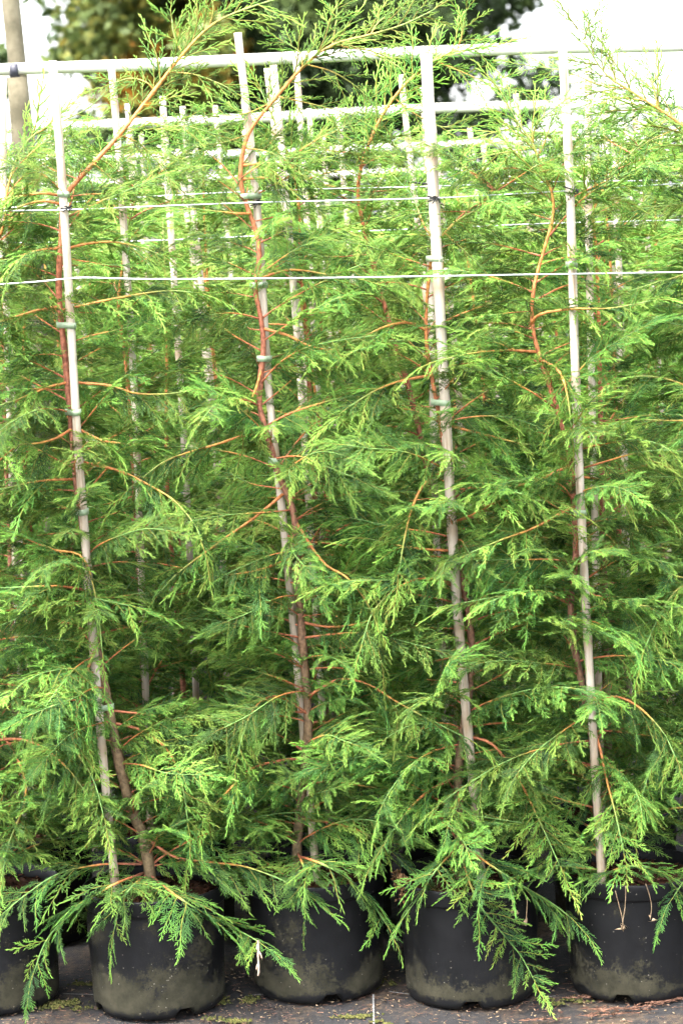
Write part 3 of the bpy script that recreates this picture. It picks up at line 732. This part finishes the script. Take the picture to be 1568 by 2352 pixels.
for k, (ti, pix, tow, opt) in enumerate(B):
    tree, base, Q, Yt = FT[ti]
    z0 = at(*pix[0], Yt)[2]
    j = int(np.argmin(abs(Q[:, 2] - z0)))
    h = np.clip((z0 - .25) / 1.6, 0, 1)
    opt = dict(opt); opt['dt'] = opt.get('dt', 0) + .22 * (h - .4)  # tint rises with height: light of the upper zone put into leaf colour
    o = dict(size=.92, r0=.0040 - .0010 * h, a0=.40 + .2 * h, a1=1.12); o.update(opt)
    if h > .45: o.update(start=max(o.get('start', .16), .28), r0=.0037, a0=.56 + .14 * h, a1=1.0)
    if h < .08: o.update(a0=.30, a1=1.7, r0=.0030, start=.08)
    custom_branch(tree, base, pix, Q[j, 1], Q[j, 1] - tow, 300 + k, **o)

# side shoots on the leaders, thin against the sky
LS = [(1, [(355, 210), (338, 190), (300, 180), (250, 195)]), (1, [(275, 310), (320, 330), (370, 380), (420, 440)]), (1, [(390, 165), (450, 172), (510, 195), (545, 215)]), (1, [(215, 375), (265, 415), (330, 445)]),
      (1, [(310, 265), (370, 290), (430, 290), (500, 310)]), (1, [(420, 125), (400, 80), (395, 45)]), (1, [(330, 240), (400, 245), (470, 262)]), (1, [(480, 65), (490, 20), (478, -30)]),
      (2, [(762, 105), (770, 60), (775, 5)]), (2, [(695, 155), (688, 120), (650, 95)]), (2, [(625, 235), (560, 262), (490, 268), (400, 295)]), (2, [(705, 148), (770, 168), (835, 215), (880, 285)]), (2, [(572, 308), (500, 330), (425, 330)]),
      (2, [(770, 102), (840, 120), (910, 150), (950, 200)]), (2, [(640, 222), (720, 240), (800, 262), (860, 300)]), (2, [(850, 80), (870, 50), (905, 25)]), (2, [(560, 340), (620, 350), (700, 390)]),
      (4, [(1222, 332), (1232, 285), (1272, 250)]), (4, [(1195, 290), (1120, 308), (1045, 332)]), (4, [(1225, 340), (1150, 352), (1050, 372)]), (4, [(1240, 395), (1300, 380), (1380, 370)]),
      (5, [(1440, 205), (1375, 195), (1300, 165), (1210, 150)]), (5, [(1480, 230), (1400, 225), (1310, 252)]), (5, [(1510, 250), (1500, 200), (1490, 160)]), (5, [(1568, 290), (1480, 330), (1400, 400)]),
      (5, [(1385, 165), (1390, 120), (1370, 80)]), (3, [(1095, 480), (1130, 440), (1160, 400), (1175, 330)]), (3, [(1020, 535), (1070, 580), (1110, 620)]), (0, [(85, 305), (140, 280), (200, 250), (240, 215)])]
for k, (ti, pix) in enumerate(LS):
    tree, base, Q, Yt = FT[ti]
    custom_branch(tree, base, pix, Yt, Yt - rnd.uniform(-.05, .06), 900 + k, size=.80, start=.12, spacing=.017, r0=.0017, a0=.84, a1=1.0, lib=THIN_M, hang=-.03, plane=np.array([.1, -.7, .65]), taper=.35)

# green tapes
for ci, ys in ((1, (440, 755, 955, 1185, 1635)), (2, (442, 640, 830, 1045)), (3, (603, 935)), (4, (605, 1190))):
    for k, yy in enumerate(ys):
        c = fc[ci]; 
        kk = int(np.argmin([abs((np.dot(p - CAMP, UP) / np.dot(p - CAMP, FWD)) * -FPX + CY - yy) for p in c])); z = c[kk][2]
        w_ = ['topmost', 'second from top', 'third from top', 'fourth from top', 'lowest'][k] if k < len(ys) - 1 else 'lowest'
        tie_between(z, c, FT[ci][2], '%s green tape tie on the %s' % (w_, ('', 'cane over the mud-banded pot', 'tallest cane, by the crooked red stem', 'thick-topped cane', 'cane with the black clip strip')[ci]), seed=k)

# ------------------------------------------------------------------ second row: full trees
st2 = [
    ([(8, 175), (10, 480), (25, 1000), (60, 1900)], 'bamboo cane close beside the wooden posts at the photo edge', None),
    ([(256, 150), (272, 340), (290, 600), (310, 930), (345, 1850)], 'bamboo cane behind, between the bent leader and the tallest cane', None),
    ([(628, 150), (655, 430), (680, 740), (702, 1050), (755, 1860)], 'bamboo cane behind and just beside the tallest cane', None),
    ([(985, 135), (988, 600), (1000, 1200), (1022, 1640)], 'bamboo cane hidden behind the thick-topped cane', None),
    ([(1350, 140), (1351, 480), (1356, 800), (1372, 1500)], 'bamboo cane behind and just beside the cane with black clip strip', None),
    ([(1720, 150), (1760, 1500)], 'bamboo cane of the second row beyond the photo edge', None)]
lab2 = ['cypress tree in the second row beside the wooden posts', 'cypress tree in the second row behind the bent leader', 'cypress tree in the second row behind the crooked red stem',
        'cypress tree in the second row behind the thick-topped cane, orange leader leaning over', 'cypress tree in the second row behind the cane with black clip', 'cypress tree in the second row beyond the photo edge']
stem2 = [[(50, 1950), (30, 1400), (10, 900), (8, 700), (20, 560), (30, 440), (60, 350), (115, 285)], [(350, 1950), (320, 1300), (295, 900), (280, 760), (272, 680), (290, 560), (300, 480), (330, 420)],
         [(760, 1950), (730, 1300), (718, 1050), (700, 700), (682, 560), (692, 470), (660, 360), (620, 250), (585, 180)],
         [(1030, 1950), (1010, 1300), (965, 1000), (905, 780), (855, 600), (822, 450), (840, 345), (905, 225), (962, 165), (1050, 112), (1160, 105)],
         [(1400, 1950), (1385, 1300), (1375, 800), (1370, 600), (1360, 500), (1385, 440), (1430, 370), (1500, 300)], [(1800, 1950), (1780, 1000), (1740, 500), (1700, 350)]]
for i in range(6):
    x, y = pots2[i]
    add_cane(st2[i][0], y - .02, .0088, .0085, st2[i][1], 'canes of the second row', 20 + i)
    tree, base = new_tree(x, y, lab2[i], 'cypress trees of the second row')
    Q = px_curve(stem2[i], y, y - .01, 70); Q[0] = (x, y, .235) if abs(Q[0][0] - x) > .06 else (Q[0][0], y, .235)
    Q = spline(Q[::4], 70)
    trunk_part(tree, base, Q, .010, .0015)
    fill_branches(tree, base, Q, 66, 200 + i, zlo=.06, zhi=1.66, front_keep=.9)
    P = Q[Q[:, 2] > 1.80]
    if len(P) > 4:
        P = spline(P[::2], 20); o = P[0].copy()
        V, F, T = foliate(P - o, random.Random(70 + i), THIN, start=.05, spacing=.018, size=1.35, hang=-.1, plane=np.array([0, -.75, .6]), spread=(28, 60), taper=.3)
        link('leader_spray', mesh_np('leader_spray', V, F, M['leaf'], {'tint': T}), tree, o - base)

for k, (ti, pix) in enumerate(((0, [(40, 420), (95, 380), (160, 350), (205, 300)]), (1, [(300, 480), (350, 400), (410, 350), (470, 320)]), (1, [(310, 450), (270, 390), (215, 340)]), (2, [(660, 360), (730, 320), (790, 290), (850, 230)]),
        (2, [(680, 420), (740, 400), (820, 380), (900, 330)]), (3, [(840, 345), (780, 330), (720, 350)]), (3, [(905, 225), (950, 260), (1010, 290), (1080, 290)]), (3, [(1050, 112), (1062, 75), (1070, 20)]), (3, [(1000, 140), (1060, 165), (1130, 195), (1210, 215)]),
        (4, [(1385, 440), (1340, 390), (1310, 330)]), (4, [(1430, 370), (1480, 400), (1540, 395)]), (4, [(1480, 320), (1530, 330), (1590, 300)]))):
    x, y = pots2[ti]; tree = [o for o in scene.objects if o.get('label') == lab2[ti]][0]
    custom_branch(tree, np.array([x, y, .25]), pix, y, y - .03, 1000 + k, size=.9, start=.1, spacing=.016, r0=.0018, a0=.80, a1=1.0, lib=THIN_M, hang=-.03, plane=np.array([.1, -.7, .65]), taper=.3)

# ------------------------------------------------------------------ rows further back: shared crown
def far_tree_meshes(seed):
    r_ = random.Random(seed); pts = [(0, 0, 0), (.01, 0, .6), (-.02, .01, 1.2), (.02, 0, 1.7), (.07, .01, 2.0)]
    Q = spline(pts, 30); t = np.linspace(0, 1, 30)
    V, F, ring = tube(Q, .011 * (1 - t) + .0015, 6)
    tm = mesh_np('trunk', V, F, M['wood'], {'age': (.05 + .9 * t)[ring]}, True)
    out = []; az = 0
    for k in range(250):
        h = .25 + 1.66 * ((k + r_.random()) / 250) ** 1.12; az += 2.399 + r_.uniform(-.3, .3)
        f = h / 1.9; rr = (.40 - .22 * f) * math.sqrt(r_.uniform(.12, 1))
        o = np.array([rr * math.cos(az), rr * math.sin(az), h + r_.uniform(-.02, .05)])
        el = R(10 - 40 * rr / .4 + 15 * f + r_.uniform(-15, 15))
        d = np.array([math.cos(az) * math.cos(el), math.sin(az) * math.cos(el), math.sin(el)])
        n_ = np.array([r_.gauss(0, .35), r_.gauss(0, .35), 1.0])
        out.append(place(r_.choice(FAR), o, d, n_, r_.uniform(.8, 1.25), r_.uniform(-.15, .1) + .34 * f - .06))  # crown tops tinted paler, brightness of the upper zone painted in
    for k in range(18):
        h = 1.66 + .36 * k / 17; j = int(np.argmin(abs(Q[:, 2] - h))); a = r_.uniform(0, 6.28)
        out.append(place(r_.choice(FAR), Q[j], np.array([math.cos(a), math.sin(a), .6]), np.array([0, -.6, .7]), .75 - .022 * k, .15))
    V, F, T = join(out)
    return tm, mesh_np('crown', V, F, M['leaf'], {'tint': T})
FARM = [far_tree_meshes(s) for s in range(4)]
r_ = random.Random(31)
Qc, Vc, Fc, Ac = cane_mesh([np.zeros(3), np.array([-.01, 0, 1.1]), np.array([-.035, 0, 2.15])], .0092, .0085, 77)
CM = [mesh_np('bamboo_cane', Vc, Fc, M['cane'], {'age': Ac}, True)]
Qc, Vc, Fc, Ac = cane_mesh([np.zeros(3), np.array([.0, 0.01, 1.1]), np.array([-.06, 0, 2.12])], .0085, .008, 78)
CM.append(mesh_np('bamboo_cane', Vc, Fc, M['cane'], {'age': Ac}, True))
rows = [.86, 1.29, 2.15, 2.75, 3.5, 4.4, 5.6, 7.0, 8.6]
ORD = ['first', 'second', 'third', 'fourth', 'fifth', 'sixth', 'seventh', 'eighth', 'ninth']
for ri, Y in enumerate(rows):
    seen = 0
    half = (Y + 5.27) * 784 / FPX + .22
    sp = .365 if ri < 5 else .44
    x = -half + r_.uniform(0, .2)
    rowname = ['third', 'fourth', 'fifth', 'sixth', 'seventh'][ri] if ri < 5 else None
    while x < half + .1:
        xx, yy = x + r_.uniform(-.03, .03), Y + r_.uniform(-.04, .04)
        tm, cm = FARM[r_.randrange(4)]
        t = link('cypress_tree', None, None, (xx, yy, 0)); s = r_.uniform(.84, 1.03)
        t.rotation_euler = (0, 0, r_.uniform(0, 6.28)); t.scale = (s, s, s)
        lb = ('cypress tree of the %s row, its crown merged with its neighbours' % rowname) if rowname else 'cypress tree in the distant rows seen between the near leaders'
        tag(t, lb, 'conifer tree', ('cypress trees of the %s row' % rowname) if rowname else 'cypress trees of the distant rows')
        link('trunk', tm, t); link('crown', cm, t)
        inside = abs(xx) < half - .24
        if ri < 2:
            t['label'] = ('%s row cypress tree, %s along it counting from the wooden posts' % (rowname, ORD[seen])) if inside else '%s row cypress tree standing at the %s photo edge' % (rowname, 'post side' if xx < 0 else 'far')
        c = link('bamboo_cane', CM[r_.randrange(2)], None, (xx + r_.uniform(-.04, .04), yy - .04, 0))
        c.rotation_euler = (0, r_.uniform(-.03, .02), 0); c.scale = (1, 1, r_.uniform(.93, 1.03))
        tag(c, ('pale bamboo cane of the %s row, upper end showing above the crowns' % rowname) if rowname else 'thin pale bamboo cane of the distant rows against white sky', 'cane',
            ('canes of the %s row' % rowname) if rowname else 'canes of the distant rows')
        if ri < 2:
            c['label'] = ('%s row bamboo cane, %s along it counting from the wooden posts' % (rowname, ORD[seen])) if inside else '%s row bamboo cane standing at the %s photo edge' % (rowname, 'post side' if xx < 0 else 'far')
        seen += inside
        x += sp * r_.uniform(.9, 1.12)

# ------------------------------------------------------------------ wires, clips and ties on them
def add_wire(P, r, label, n=80):
    Q = spline(P, n); o = Q[0].copy(); V, F, ring = tube(Q - o, r, 6)
    tag(link('wire', mesh_np('wire', V, F, M['wire'], smooth=True), None, o), label, 'wire', 'steel wires along the rows')
yA = min(CY0) - .15
add_wire([at(x, y, yA) for x, y in ((-250, 664), (0, 653), (100, 646), (190, 638), (330, 641), (600, 640), (900, 636), (1200, 631), (1568, 625), (1800, 620))], .0018,
         'lowest steel wire running unbroken in front of all the canes')
add_wire([at(x, y, CY0[1] - .026) for x, y in ((-250, 494), (0, 485), (150, 482), (330, 475), (590, 465), (800, 460), (995, 455), (1150, 447), (1312, 438), (1568, 421), (1800, 408))], .0016,
         'steel wire tied with black knots to the first row of canes')
add_wire([at(x, y, ROW2 - .05) for x, y in ((-250, 490), (0, 479), (290, 455), (640, 437), (990, 428), (1250, 418), (1568, 414), (1800, 408))], .0016,
         'steel wire on the second row of canes, just above the knotted wire')
add_wire([at(x, y, .83) for x, y in ((-250, 560), (300, 554), (690, 537), (1000, 524), (1300, 512), (1800, 500))], .0016, 'steel wire seen in short stretches behind the upper foliage')
def knot(px, py, Y, seed, label):
    r_ = random.Random(seed); c = at(px, py, Y); parts = []
    for k in range(3):
        a = np.linspace(0, 2 * math.pi, 15)[:-1]; tz = r_.uniform(-.006, .006); tl = r_.uniform(-.4, .4)
        P = np.stack([.0125 * np.cos(a), .0125 * np.sin(a) + .013, tz + .0125 * np.cos(a) * tl], 1)
        V, F, ring = tube(np.vstack([P, P[:1]]), .0016, 5); parts.append((V, F, np.zeros(len(V))))
    for k in range(5):
        d = np.array([r_.uniform(-.3, 1), r_.uniform(-.8, -.1), r_.uniform(-.8, .7)]); d *= r_.uniform(.008, .02) / np.linalg.norm(d)
        P = spline([np.array([.004, .0, 0]), d * .5 + np.array([.004, 0, .003]), d], 6)
        V, F, ring = tube(P, .0014, 5); parts.append((V, F, np.zeros(len(V))))
    V, F, A = join(parts)
    tag(link('wire_knot', mesh_np('wire_knot', V, F, M['black']), None, c), label, 'knot', 'black knots on the wire')
for k, (px, py, ci, nm) in enumerate(((152, 482, 1, 'cane over the mud-banded pot'), (588, 465, 2, 'tallest cane'), (996, 456, 3, 'thick-topped cane'), (1310, 439, 4, 'cane with the clip strip'))):
    q = fc[ci]; kk = int(np.argmin([abs((np.dot(p - CAMP, UP) / np.dot(p - CAMP, FWD)) * -FPX + CY - py) for p in q]))
    knot(px, py, q[kk][1] - .014, 500 + k, 'black wire knot tied round the ' + nm)
def strip(pix, Y, wdt, label):
    P = [at(x, y, Y) for x, y in pix]; Q = spline(P, 8); o = Q[0].copy(); V, F, ring = tube(Q - o, 1.0, 4)
    T, Bn, N = frames(Q); V = []
    for q, b, n_ in zip(Q - o, Bn, N):
        for sx, sz in ((-1, -1), (1, -1), (1, 1), (-1, 1)): V.append(q + b * sx * .0012 + n_ * sz * wdt / 2)
    V = np.array(V + [V[0], V[-1]]); V[-2] = (Q[0] - o); V[-1] = Q[-1] - o
    tag(link('clip_strip', mesh_np('clip_strip', V, F, M['black']), None, o), label, 'clip', 'black clip strips on the wires')
strip([(1318, 438), (1350, 436), (1392, 431)], CY0[1] - .031, .0055, 'black clip strip along the wire beside its knot')
strip([(930, 416), (955, 420), (985, 423)], ROW2 - .056, .005, 'short black clip strip on wire beside thick-topped cane')

# ------------------------------------------------------------------ rails and posts
def add_rail(pix, Y, r, label):
    P = [at(x, y, Y) for x, y in pix]; Q = spline(P, 40); o = Q[0].copy(); V, F, ring = tube(Q - o, r, 16)
    tag(link('pipe_rail', mesh_np('pipe_rail', V, F, M['rail'], smooth=True), None, o), label, 'rail', 'white pipe rails over the rows')
add_rail([(-400, 178), (0, 160), (300, 150), (560, 138), (970, 120), (1290, 110), (1568, 105), (2000, 92)], 1.72, .0172, 'white pipe rail strapped to the wooden post, closest of the rails')
add_rail([(-400, 312), (100, 292), (400, 280), (650, 268), (970, 250), (1290, 242), (1568, 238), (2000, 226)], 5.3, .0205, 'second white pipe rail back, crossing behind the leaders')
add_rail([(-400, 388), (100, 370), (700, 347), (1290, 322), (1568, 318), (2000, 306)], 9.2, .021, 'third white pipe rail back, low above the crowns')
add_rail([(-400, 446), (100, 424), (700, 402), (1290, 384), (1568, 378), (2000, 366)], 14.0, .022, 'fourth white pipe rail back, thinnest and lowest')
def round_post(top, bot, r, name, label, Y):
    a, b = at(*bot, Y), at(*top, Y); d = (a - b) / abs(a[2] - b[2]); foot = a + d * (a[2] + .3); foot2 = foot
    Q = spline([foot, (foot + b) / 2, b], 30); o = np.array([foot[0], foot[1], 0]); V, F, ring = tube(Q - o, r * (1 + .02 * np.sin(np.arange(30) * 1.7)), 18)
    tag(link(name, mesh_np(name, V, F, M['post'], smooth=False), None, o), label, 'post', 'timber rail posts')
round_post((40, 179), (57, 390), .0300, 'timber_post', 'short thick timber post carrying the end strap of the white rail', 1.72)
round_post((12, -120), (66, 390), .0262, 'timber_post', 'tall leaning timber post rising past the white rail', 1.80)
# strap round rail on post top
c = at(35, 163, 1.72); n = 24; V = []
for xx, rr in ((-.012, .0185), (.012, .0185), (.012, .0215), (-.012, .0215)):
    for j in range(n):
        t = 2 * math.pi * j / n; V.append((xx, rr * math.cos(t) - (.004 if rr > .02 else 0), rr * math.sin(t) * (1.0 if math.sin(t) > 0 else 1.12)))
F = [(q * n + j, q * n + (j + 1) % n, ((q + 1) % 4) * n + (j + 1) % n, ((q + 1) % 4) * n + j) for q in range(4) for j in range(n)]
tag(link('rail_strap', mesh_np('rail_strap', V, F, M['strap'], smooth=True), None, c), 'dark grey strap holding the white rail on its post', 'strap')

# ------------------------------------------------------------------ oak behind
OY = 36.0
ob = at(690, 519, OY); ob[2] = 0
oak = link('oak_tree', None, None, ob); tag(oak, 'large dark oak tree with yellowing leaves behind the rails', 'oak tree')
ro = random.Random(3); no = np.random.default_rng(3)
def osz(px): return px * (OY + 5.27) / FPX
lm = []
Q = spline([(0, 0, 0), (.1, 0, 1.2), (-.05, .1, 2.6), (.2, 0, 4.5), (.1, .1, 7.5)], 24)
V, F, ring = tube(Q, np.linspace(.42, .14, 24), 12); link('trunk', mesh_np('trunk', V, F, M['oak_bark'], smooth=True), oak)
limbs = []
for k in range(11):
    a = k * 2.399; h = 2.1 + .42 * k; L = ro.uniform(2.6, 4.1) * (1 - .03 * k)
    p = [np.array([0, 0, h]), np.array([math.cos(a) * L * .4, math.sin(a) * L * .4, h + ro.uniform(.2, .8)]), np.array([math.cos(a) * L, math.sin(a) * L, h + ro.uniform(-.2, 1.6)])]
    P = spline(p, 14); V, F, ring = tube(P, np.linspace(.15, .03, 14), 7); limbs.append(P)
    link('limb', mesh_np('limb', V, F, M['oak_bark'], smooth=True), oak)
# leaf clumps spread through an uneven crown
cl = []
def clump(x, z, y, r, n, tone): cl.append((x, y, z, r, n, tone))
for k in range(430):
    a, u, v = ro.uniform(0, 6.28), ro.random() ** .45, ro.uniform(-1, 1)
    rx, ry, rz = 4.0, 3.9, 3.7
    x, y, z = rx * u * math.sqrt(1 - v * v) * math.cos(a), ry * u * math.sqrt(1 - v * v) * math.sin(a), 6.3 + rz * u * v
    if z < 3.1 + .35 * math.sin(x * 1.3): z = 3.1 + ro.uniform(-.35, .8)
    tone = .30 + .10 * ro.gauss(0, 1)
    if x < -1.0 and y < 1.0: tone += .28 + .16 * ro.random()
    if x < -.8 and ro.random() < .13: tone = .92
    if x > 1.8: tone += .08
    clump(x, z, y, ro.uniform(.45, .85), 210, tone)
for k in range(120):      # ragged lower skirts and outer twigs
    x = ro.uniform(-4.9, 4.5); clump(x, (ro.uniform(2.6, 3.7) if abs(x) < 3.9 else ro.uniform(3.2, 7.5)), ro.uniform(-2.5, 2), ro.uniform(.16, .40), 45, .3 + (.16 if x < -1 else 0) + ro.gauss(0, .06))
V0, T0 = [], []
for x, y, z, r, n, tone in cl:
    d = no.normal(0, 1, (n, 3)); d /= np.linalg.norm(d, axis=1)[:, None]; d *= (no.random(n) ** .5)[:, None] * r * np.array([1.15, 1.15, .75])
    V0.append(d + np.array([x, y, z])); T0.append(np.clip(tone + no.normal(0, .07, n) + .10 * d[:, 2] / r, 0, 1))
C0 = np.vstack(V0); T0 = np.concatenate(T0); n = len(C0)
u = no.normal(0, 1, (n, 3)); u /= np.linalg.norm(u, axis=1)[:, None]; v = np.cross(u, no.normal(0, 1, (n, 3))); v /= np.linalg.norm(v, axis=1)[:, None]
sz = no.uniform(.08, .15, n)[:, None]
V = np.stack([C0 - u * sz, C0 - v * sz * .5, C0 + u * sz, C0 + v * sz * .5], 1).reshape(-1, 3)
F = (np.array([(0, 1, 2), (0, 2, 3)])[None] + 4 * np.arange(n)[:, None, None]).reshape(-1, 3)
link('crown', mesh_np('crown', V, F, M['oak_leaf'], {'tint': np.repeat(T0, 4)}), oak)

# ------------------------------------------------------------------ small things on the floor and rims
def sheet(pix, label_kind, wdt):
    P = [on_ground(x, y, .004) for x, y in pix]; V, F = [], []
    for p, q in zip(P[:-1], P[1:]):
        d = (q - p)[:2]; d /= np.linalg.norm(d); s = np.array([-d[1], d[0], 0]) * wdt / 2; k = len(V)
        V += [p - s, p + s, q + s, q - s]; F.append((k, k + 1, k + 2, k + 3))
    o = np.array(V[0]); tag(link('line_marking', mesh_np('line_marking', np.array(V) - o, F, M['white_line']), None, o), kind='structure')
for pix in ([(145, 2282), (200, 2284), (245, 2284)], [(575, 2285), (612, 2283)], [(857, 2284), (858, 2352)], [(893, 2277), (940, 2283)], [(1250, 2290), (1275, 2287)]):
    sheet(pix, '', .004)
def moss_patch(px, py, rx, ry, seed, label):
    r_ = np.random.default_rng(seed); c = on_ground(px, py, .002); parts = []; lobes = r_.uniform(-1, 1, (5, 2)); n = int(60 + 90000 * rx * ry)
    n = min(n, 260)
    for k in range(n):
        lb_ = lobes[r_.integers(0, 5)]; o = np.array([rx * (lb_[0] + r_.normal(0, .22)), ry * (lb_[1] + r_.normal(0, .3)), 0])
        rr = r_.uniform(.0012, .0045)
        ring = [(rr * math.cos(t) * r_.uniform(.7, 1.2), rr * math.sin(t) * r_.uniform(.7, 1.2), r_.uniform(-.001, .001)) for t in np.linspace(0, 6.28, 7)[:-1]]
        up = [(x * .6, y * .6, rr * .55 * r_.uniform(.6, 1.3)) for x, y, z in ring]
        V = np.array(ring + up + [(0, 0, rr * .8)]) + o
        F = [f for j in range(6) for f in ((j, (j + 1) % 6, 6 + (j + 1) % 6), (j, 6 + (j + 1) % 6, 6 + j), (6 + j, 6 + (j + 1) % 6, 12))]
        parts.append((V, np.array(F), np.zeros(13)))
    V, F, A = join(parts)
    tag(link('moss_patch', mesh_np('moss_patch', V, F, M['moss'], smooth=True), None, c), label, 'moss', kind='stuff')
for k, (px, py, rx, ry, lb) in enumerate(((120, 2310, .075, .03, 'yellow green moss between the edge pot and mud-banded pot'), (200, 2262, .035, .02, 'small moss tuft in the dark gap behind mud-banded pot'),
        (545, 2300, .045, .03, 'moss between mud-banded pot and dead twig pot'), (530, 2342, .05, .02, 'moss at the photo edge below dead twig pot'), (880, 2262, .04, .03, 'moss in the gap before the bluish pot'),
        (800, 2338, .06, .018, 'bright moss on the floor under the dead twig pot'), (868, 2348, .025, .012, 'bright moss beside the white dashed line'), (1280, 2300, .05, .02, 'thin moss between bluish pot and dry stalks pot'))):
    moss_patch(px, py, rx, ry, 40 + k, lb)
def dead_spray(px, py, rz, s, seed, label, z=.006):
    r2 = random.Random(seed); c = on_ground(px, py, z)
    sp = make_spray(r2, L=.14 * s, width=.22, lat_sp=.009, ter_sp=.007, fat=1.15, quat=False, droop=.02)
    V, F, A = sp; V = V.copy(); V[:, 2] = np.abs(V[:, 2]) * .3 + np.abs(np.random.default_rng(seed).normal(0, .0015, len(V)))
    o = link('dead_spray', mesh_np('dead_spray', V, F, M['dead']), None, c); o.rotation_euler = (0, 0, rz)
    tag(o, label, 'dead twig', 'fallen dead sprays on the floor')
for k, (px, py, rz, s, lb) in enumerate(((1190, 2345, .1, .8, 'brown fallen spray on the floor below the bluish pot'), (1330, 2318, -.15, 1.2, 'brown fallen spray under the dry stalks pot, the longest'),
        (1430, 2318, .25, 1.2, 'brown fallen spray curving along the dry stalks pot base'), (1320, 2335, .05, 1.0, 'reddish fallen spray lying closest to the photo edge'), (1290, 2292, .0, .9, 'brown fallen twig in the gap beside dry stalks pot'), (1480, 2305, .3, 1.0, 'brown fallen spray tucked against the dry stalks pot'))):
    dead_spray(px, py, rz, s, 60 + k, lb)
# litter of grit and needle scraps
ng = np.random.default_rng(9); parts = []
for k in range(1100):
    px, py = ng.uniform(-40, 1600), ng.uniform(2225, 2356); p = on_ground(px, py, .0015); s = ng.uniform(.0009, .0032)
    V = p + ng.normal(0, 1, (4, 3)) * s * np.array([1.2, 1.2, .6]); V[:, 2] = np.abs(V[:, 2]) + .0005
    parts.append((V, np.array([(0, 1, 2), (0, 2, 3), (0, 3, 1), (1, 3, 2)]), np.zeros(4)))
V, F, A = join(parts); tag(link('grit', mesh_np('grit', V, F, M['straw'])), 'pale grit and needle scraps scattered on the black floor fabric', 'grit', kind='stuff')
a = ng.uniform(0, 6.28, 900); ctr = np.array([on_ground(ng.uniform(-40, 1600), ng.choice([ng.uniform(2215, 2300), ng.uniform(2290, 2356)]), .003) for _ in range(900)])
hl = ng.uniform(.002, .008, 900)[:, None] * np.stack([np.cos(a), np.sin(a), ng.uniform(-.1, .15, 900)], 1)
V, F, A = prisms(ctr - hl, ctr + hl, ng.uniform(.0008, .002, 900), .0008, np.tile([0, 0, 1.0], (900, 1)), 0, 0)
tag(link('needle_litter', mesh_np('needle_litter', V, F, M['dead'])), 'brown needle litter strewn between the pots on the floor fabric', 'litter', kind='stuff')
# bleached twig tip at the end of the low branch
r2 = random.Random(4); V, F, A = make_spray(r2, L=.078, width=.36, lat_sp=.016, ter_sp=.011, fat=2.3, quat=False, droop=.02)
tr, base, Q, Yt = FT[1]; c = at(592, 2160, Yt - .215)
o = link('dead_tip', mesh_np('dead_tip', V, F, M['bleached']), tr, c - base)
d = at(600, 2238, Yt - .22) - c; T = d / np.linalg.norm(d); N = np.array([0, -1, .2]); N -= T * (N @ T); N /= np.linalg.norm(N); Bv = np.cross(N, T)
o.rotation_euler = Matrix([[T[i], Bv[i], N[i]] for i in range(3)]).to_euler(); o['label'] = 'bleached dead twig tip'
# dry stalks over the rim of the pot
def dry_stalk(pix, Y, blob, seed, label):
    r_ = np.random.default_rng(seed); P = [at(x, y, Y) for x, y in pix]; Q = spline(P, 16); o = Q[0].copy()
    V, F, ring = tube(Q - o, .0010, 5); parts = [(V, F, np.zeros(len(V)))]
    for k in range(blob):
        c = Q[-1] - o + r_.normal(0, .0035, 3); d = r_.normal(0, 1, (3, 3)) * .006
        V = np.vstack([c + d * .5, c - d.sum(0) * .5]); parts.append((V, np.array([(0, 1, 2), (0, 3, 1), (1, 3, 2), (2, 3, 0)]), np.zeros(4)))
    V, F, A = join(parts); tag(link('dry_stalk', mesh_np('dry_stalk', V, F, M['straw']), None, o), label, 'dry stalk', 'dry stalks hanging over the pot rims')
yf = pots[4][1] - POT_RT - .006
dry_stalk([(1435, 2035), (1436, 2048), (1434, 2085), (1429, 2118), (1430, 2130)], yf, 9, 1, 'dry stalk with tan seed head, the straighter of the joined pair')
dry_stalk([(1412, 2046), (1418, 2070), (1426, 2100), (1430, 2122)], yf, 2, 2, 'short dry stalk slanting to meet the tan seed head')
dry_stalk([(1482, 2030), (1490, 2055), (1495, 2082), (1492, 2112)], yf, 3, 3, 'bare pale dry stalk hanging apart from the joined pair')
dry_stalk([(1178, 2050), (1176, 2075), (1180, 2096)], pots[3][1] - POT_RT - .002, 7, 4, 'dry stalk with rusty seed head over the bluish pot rim')
dry_stalk([(1210, 2060), (1209, 2090), (1206, 2120)], pots[3][1] - POT_RT + .02, 7, 5, 'dry stalk with rusty seed head near the bluish pot edge')
# dry moss clump spilling over the rim of the bluish pot
r_ = np.random.default_rng(8); parts = []
x0, y0 = pots[3]
for k in range(170):
    a = math.pi + r_.uniform(.05, .55) ; q = POT_RT + r_.uniform(-.006, .010); dz = -abs(r_.normal(0, .022)) * (q > POT_RT)
    o = np.array([q * math.cos(a), q * math.sin(a), .274 + r_.uniform(0, .014) + dz]); s = r_.uniform(.002, .0055)
    V = o + r_.normal(0, 1, (4, 3)) * s; parts.append((V, np.array([(0, 1, 2), (0, 2, 3), (0, 3, 1), (1, 3, 2)]), np.zeros(4)))
V, F, A = join(parts); tag(link('dry_moss', mesh_np('dry_moss', V, F, M['drymoss']), None, (x0, y0, .004)), 'tan dry moss spilling over the rim of the bluish pot', 'moss', kind='stuff')
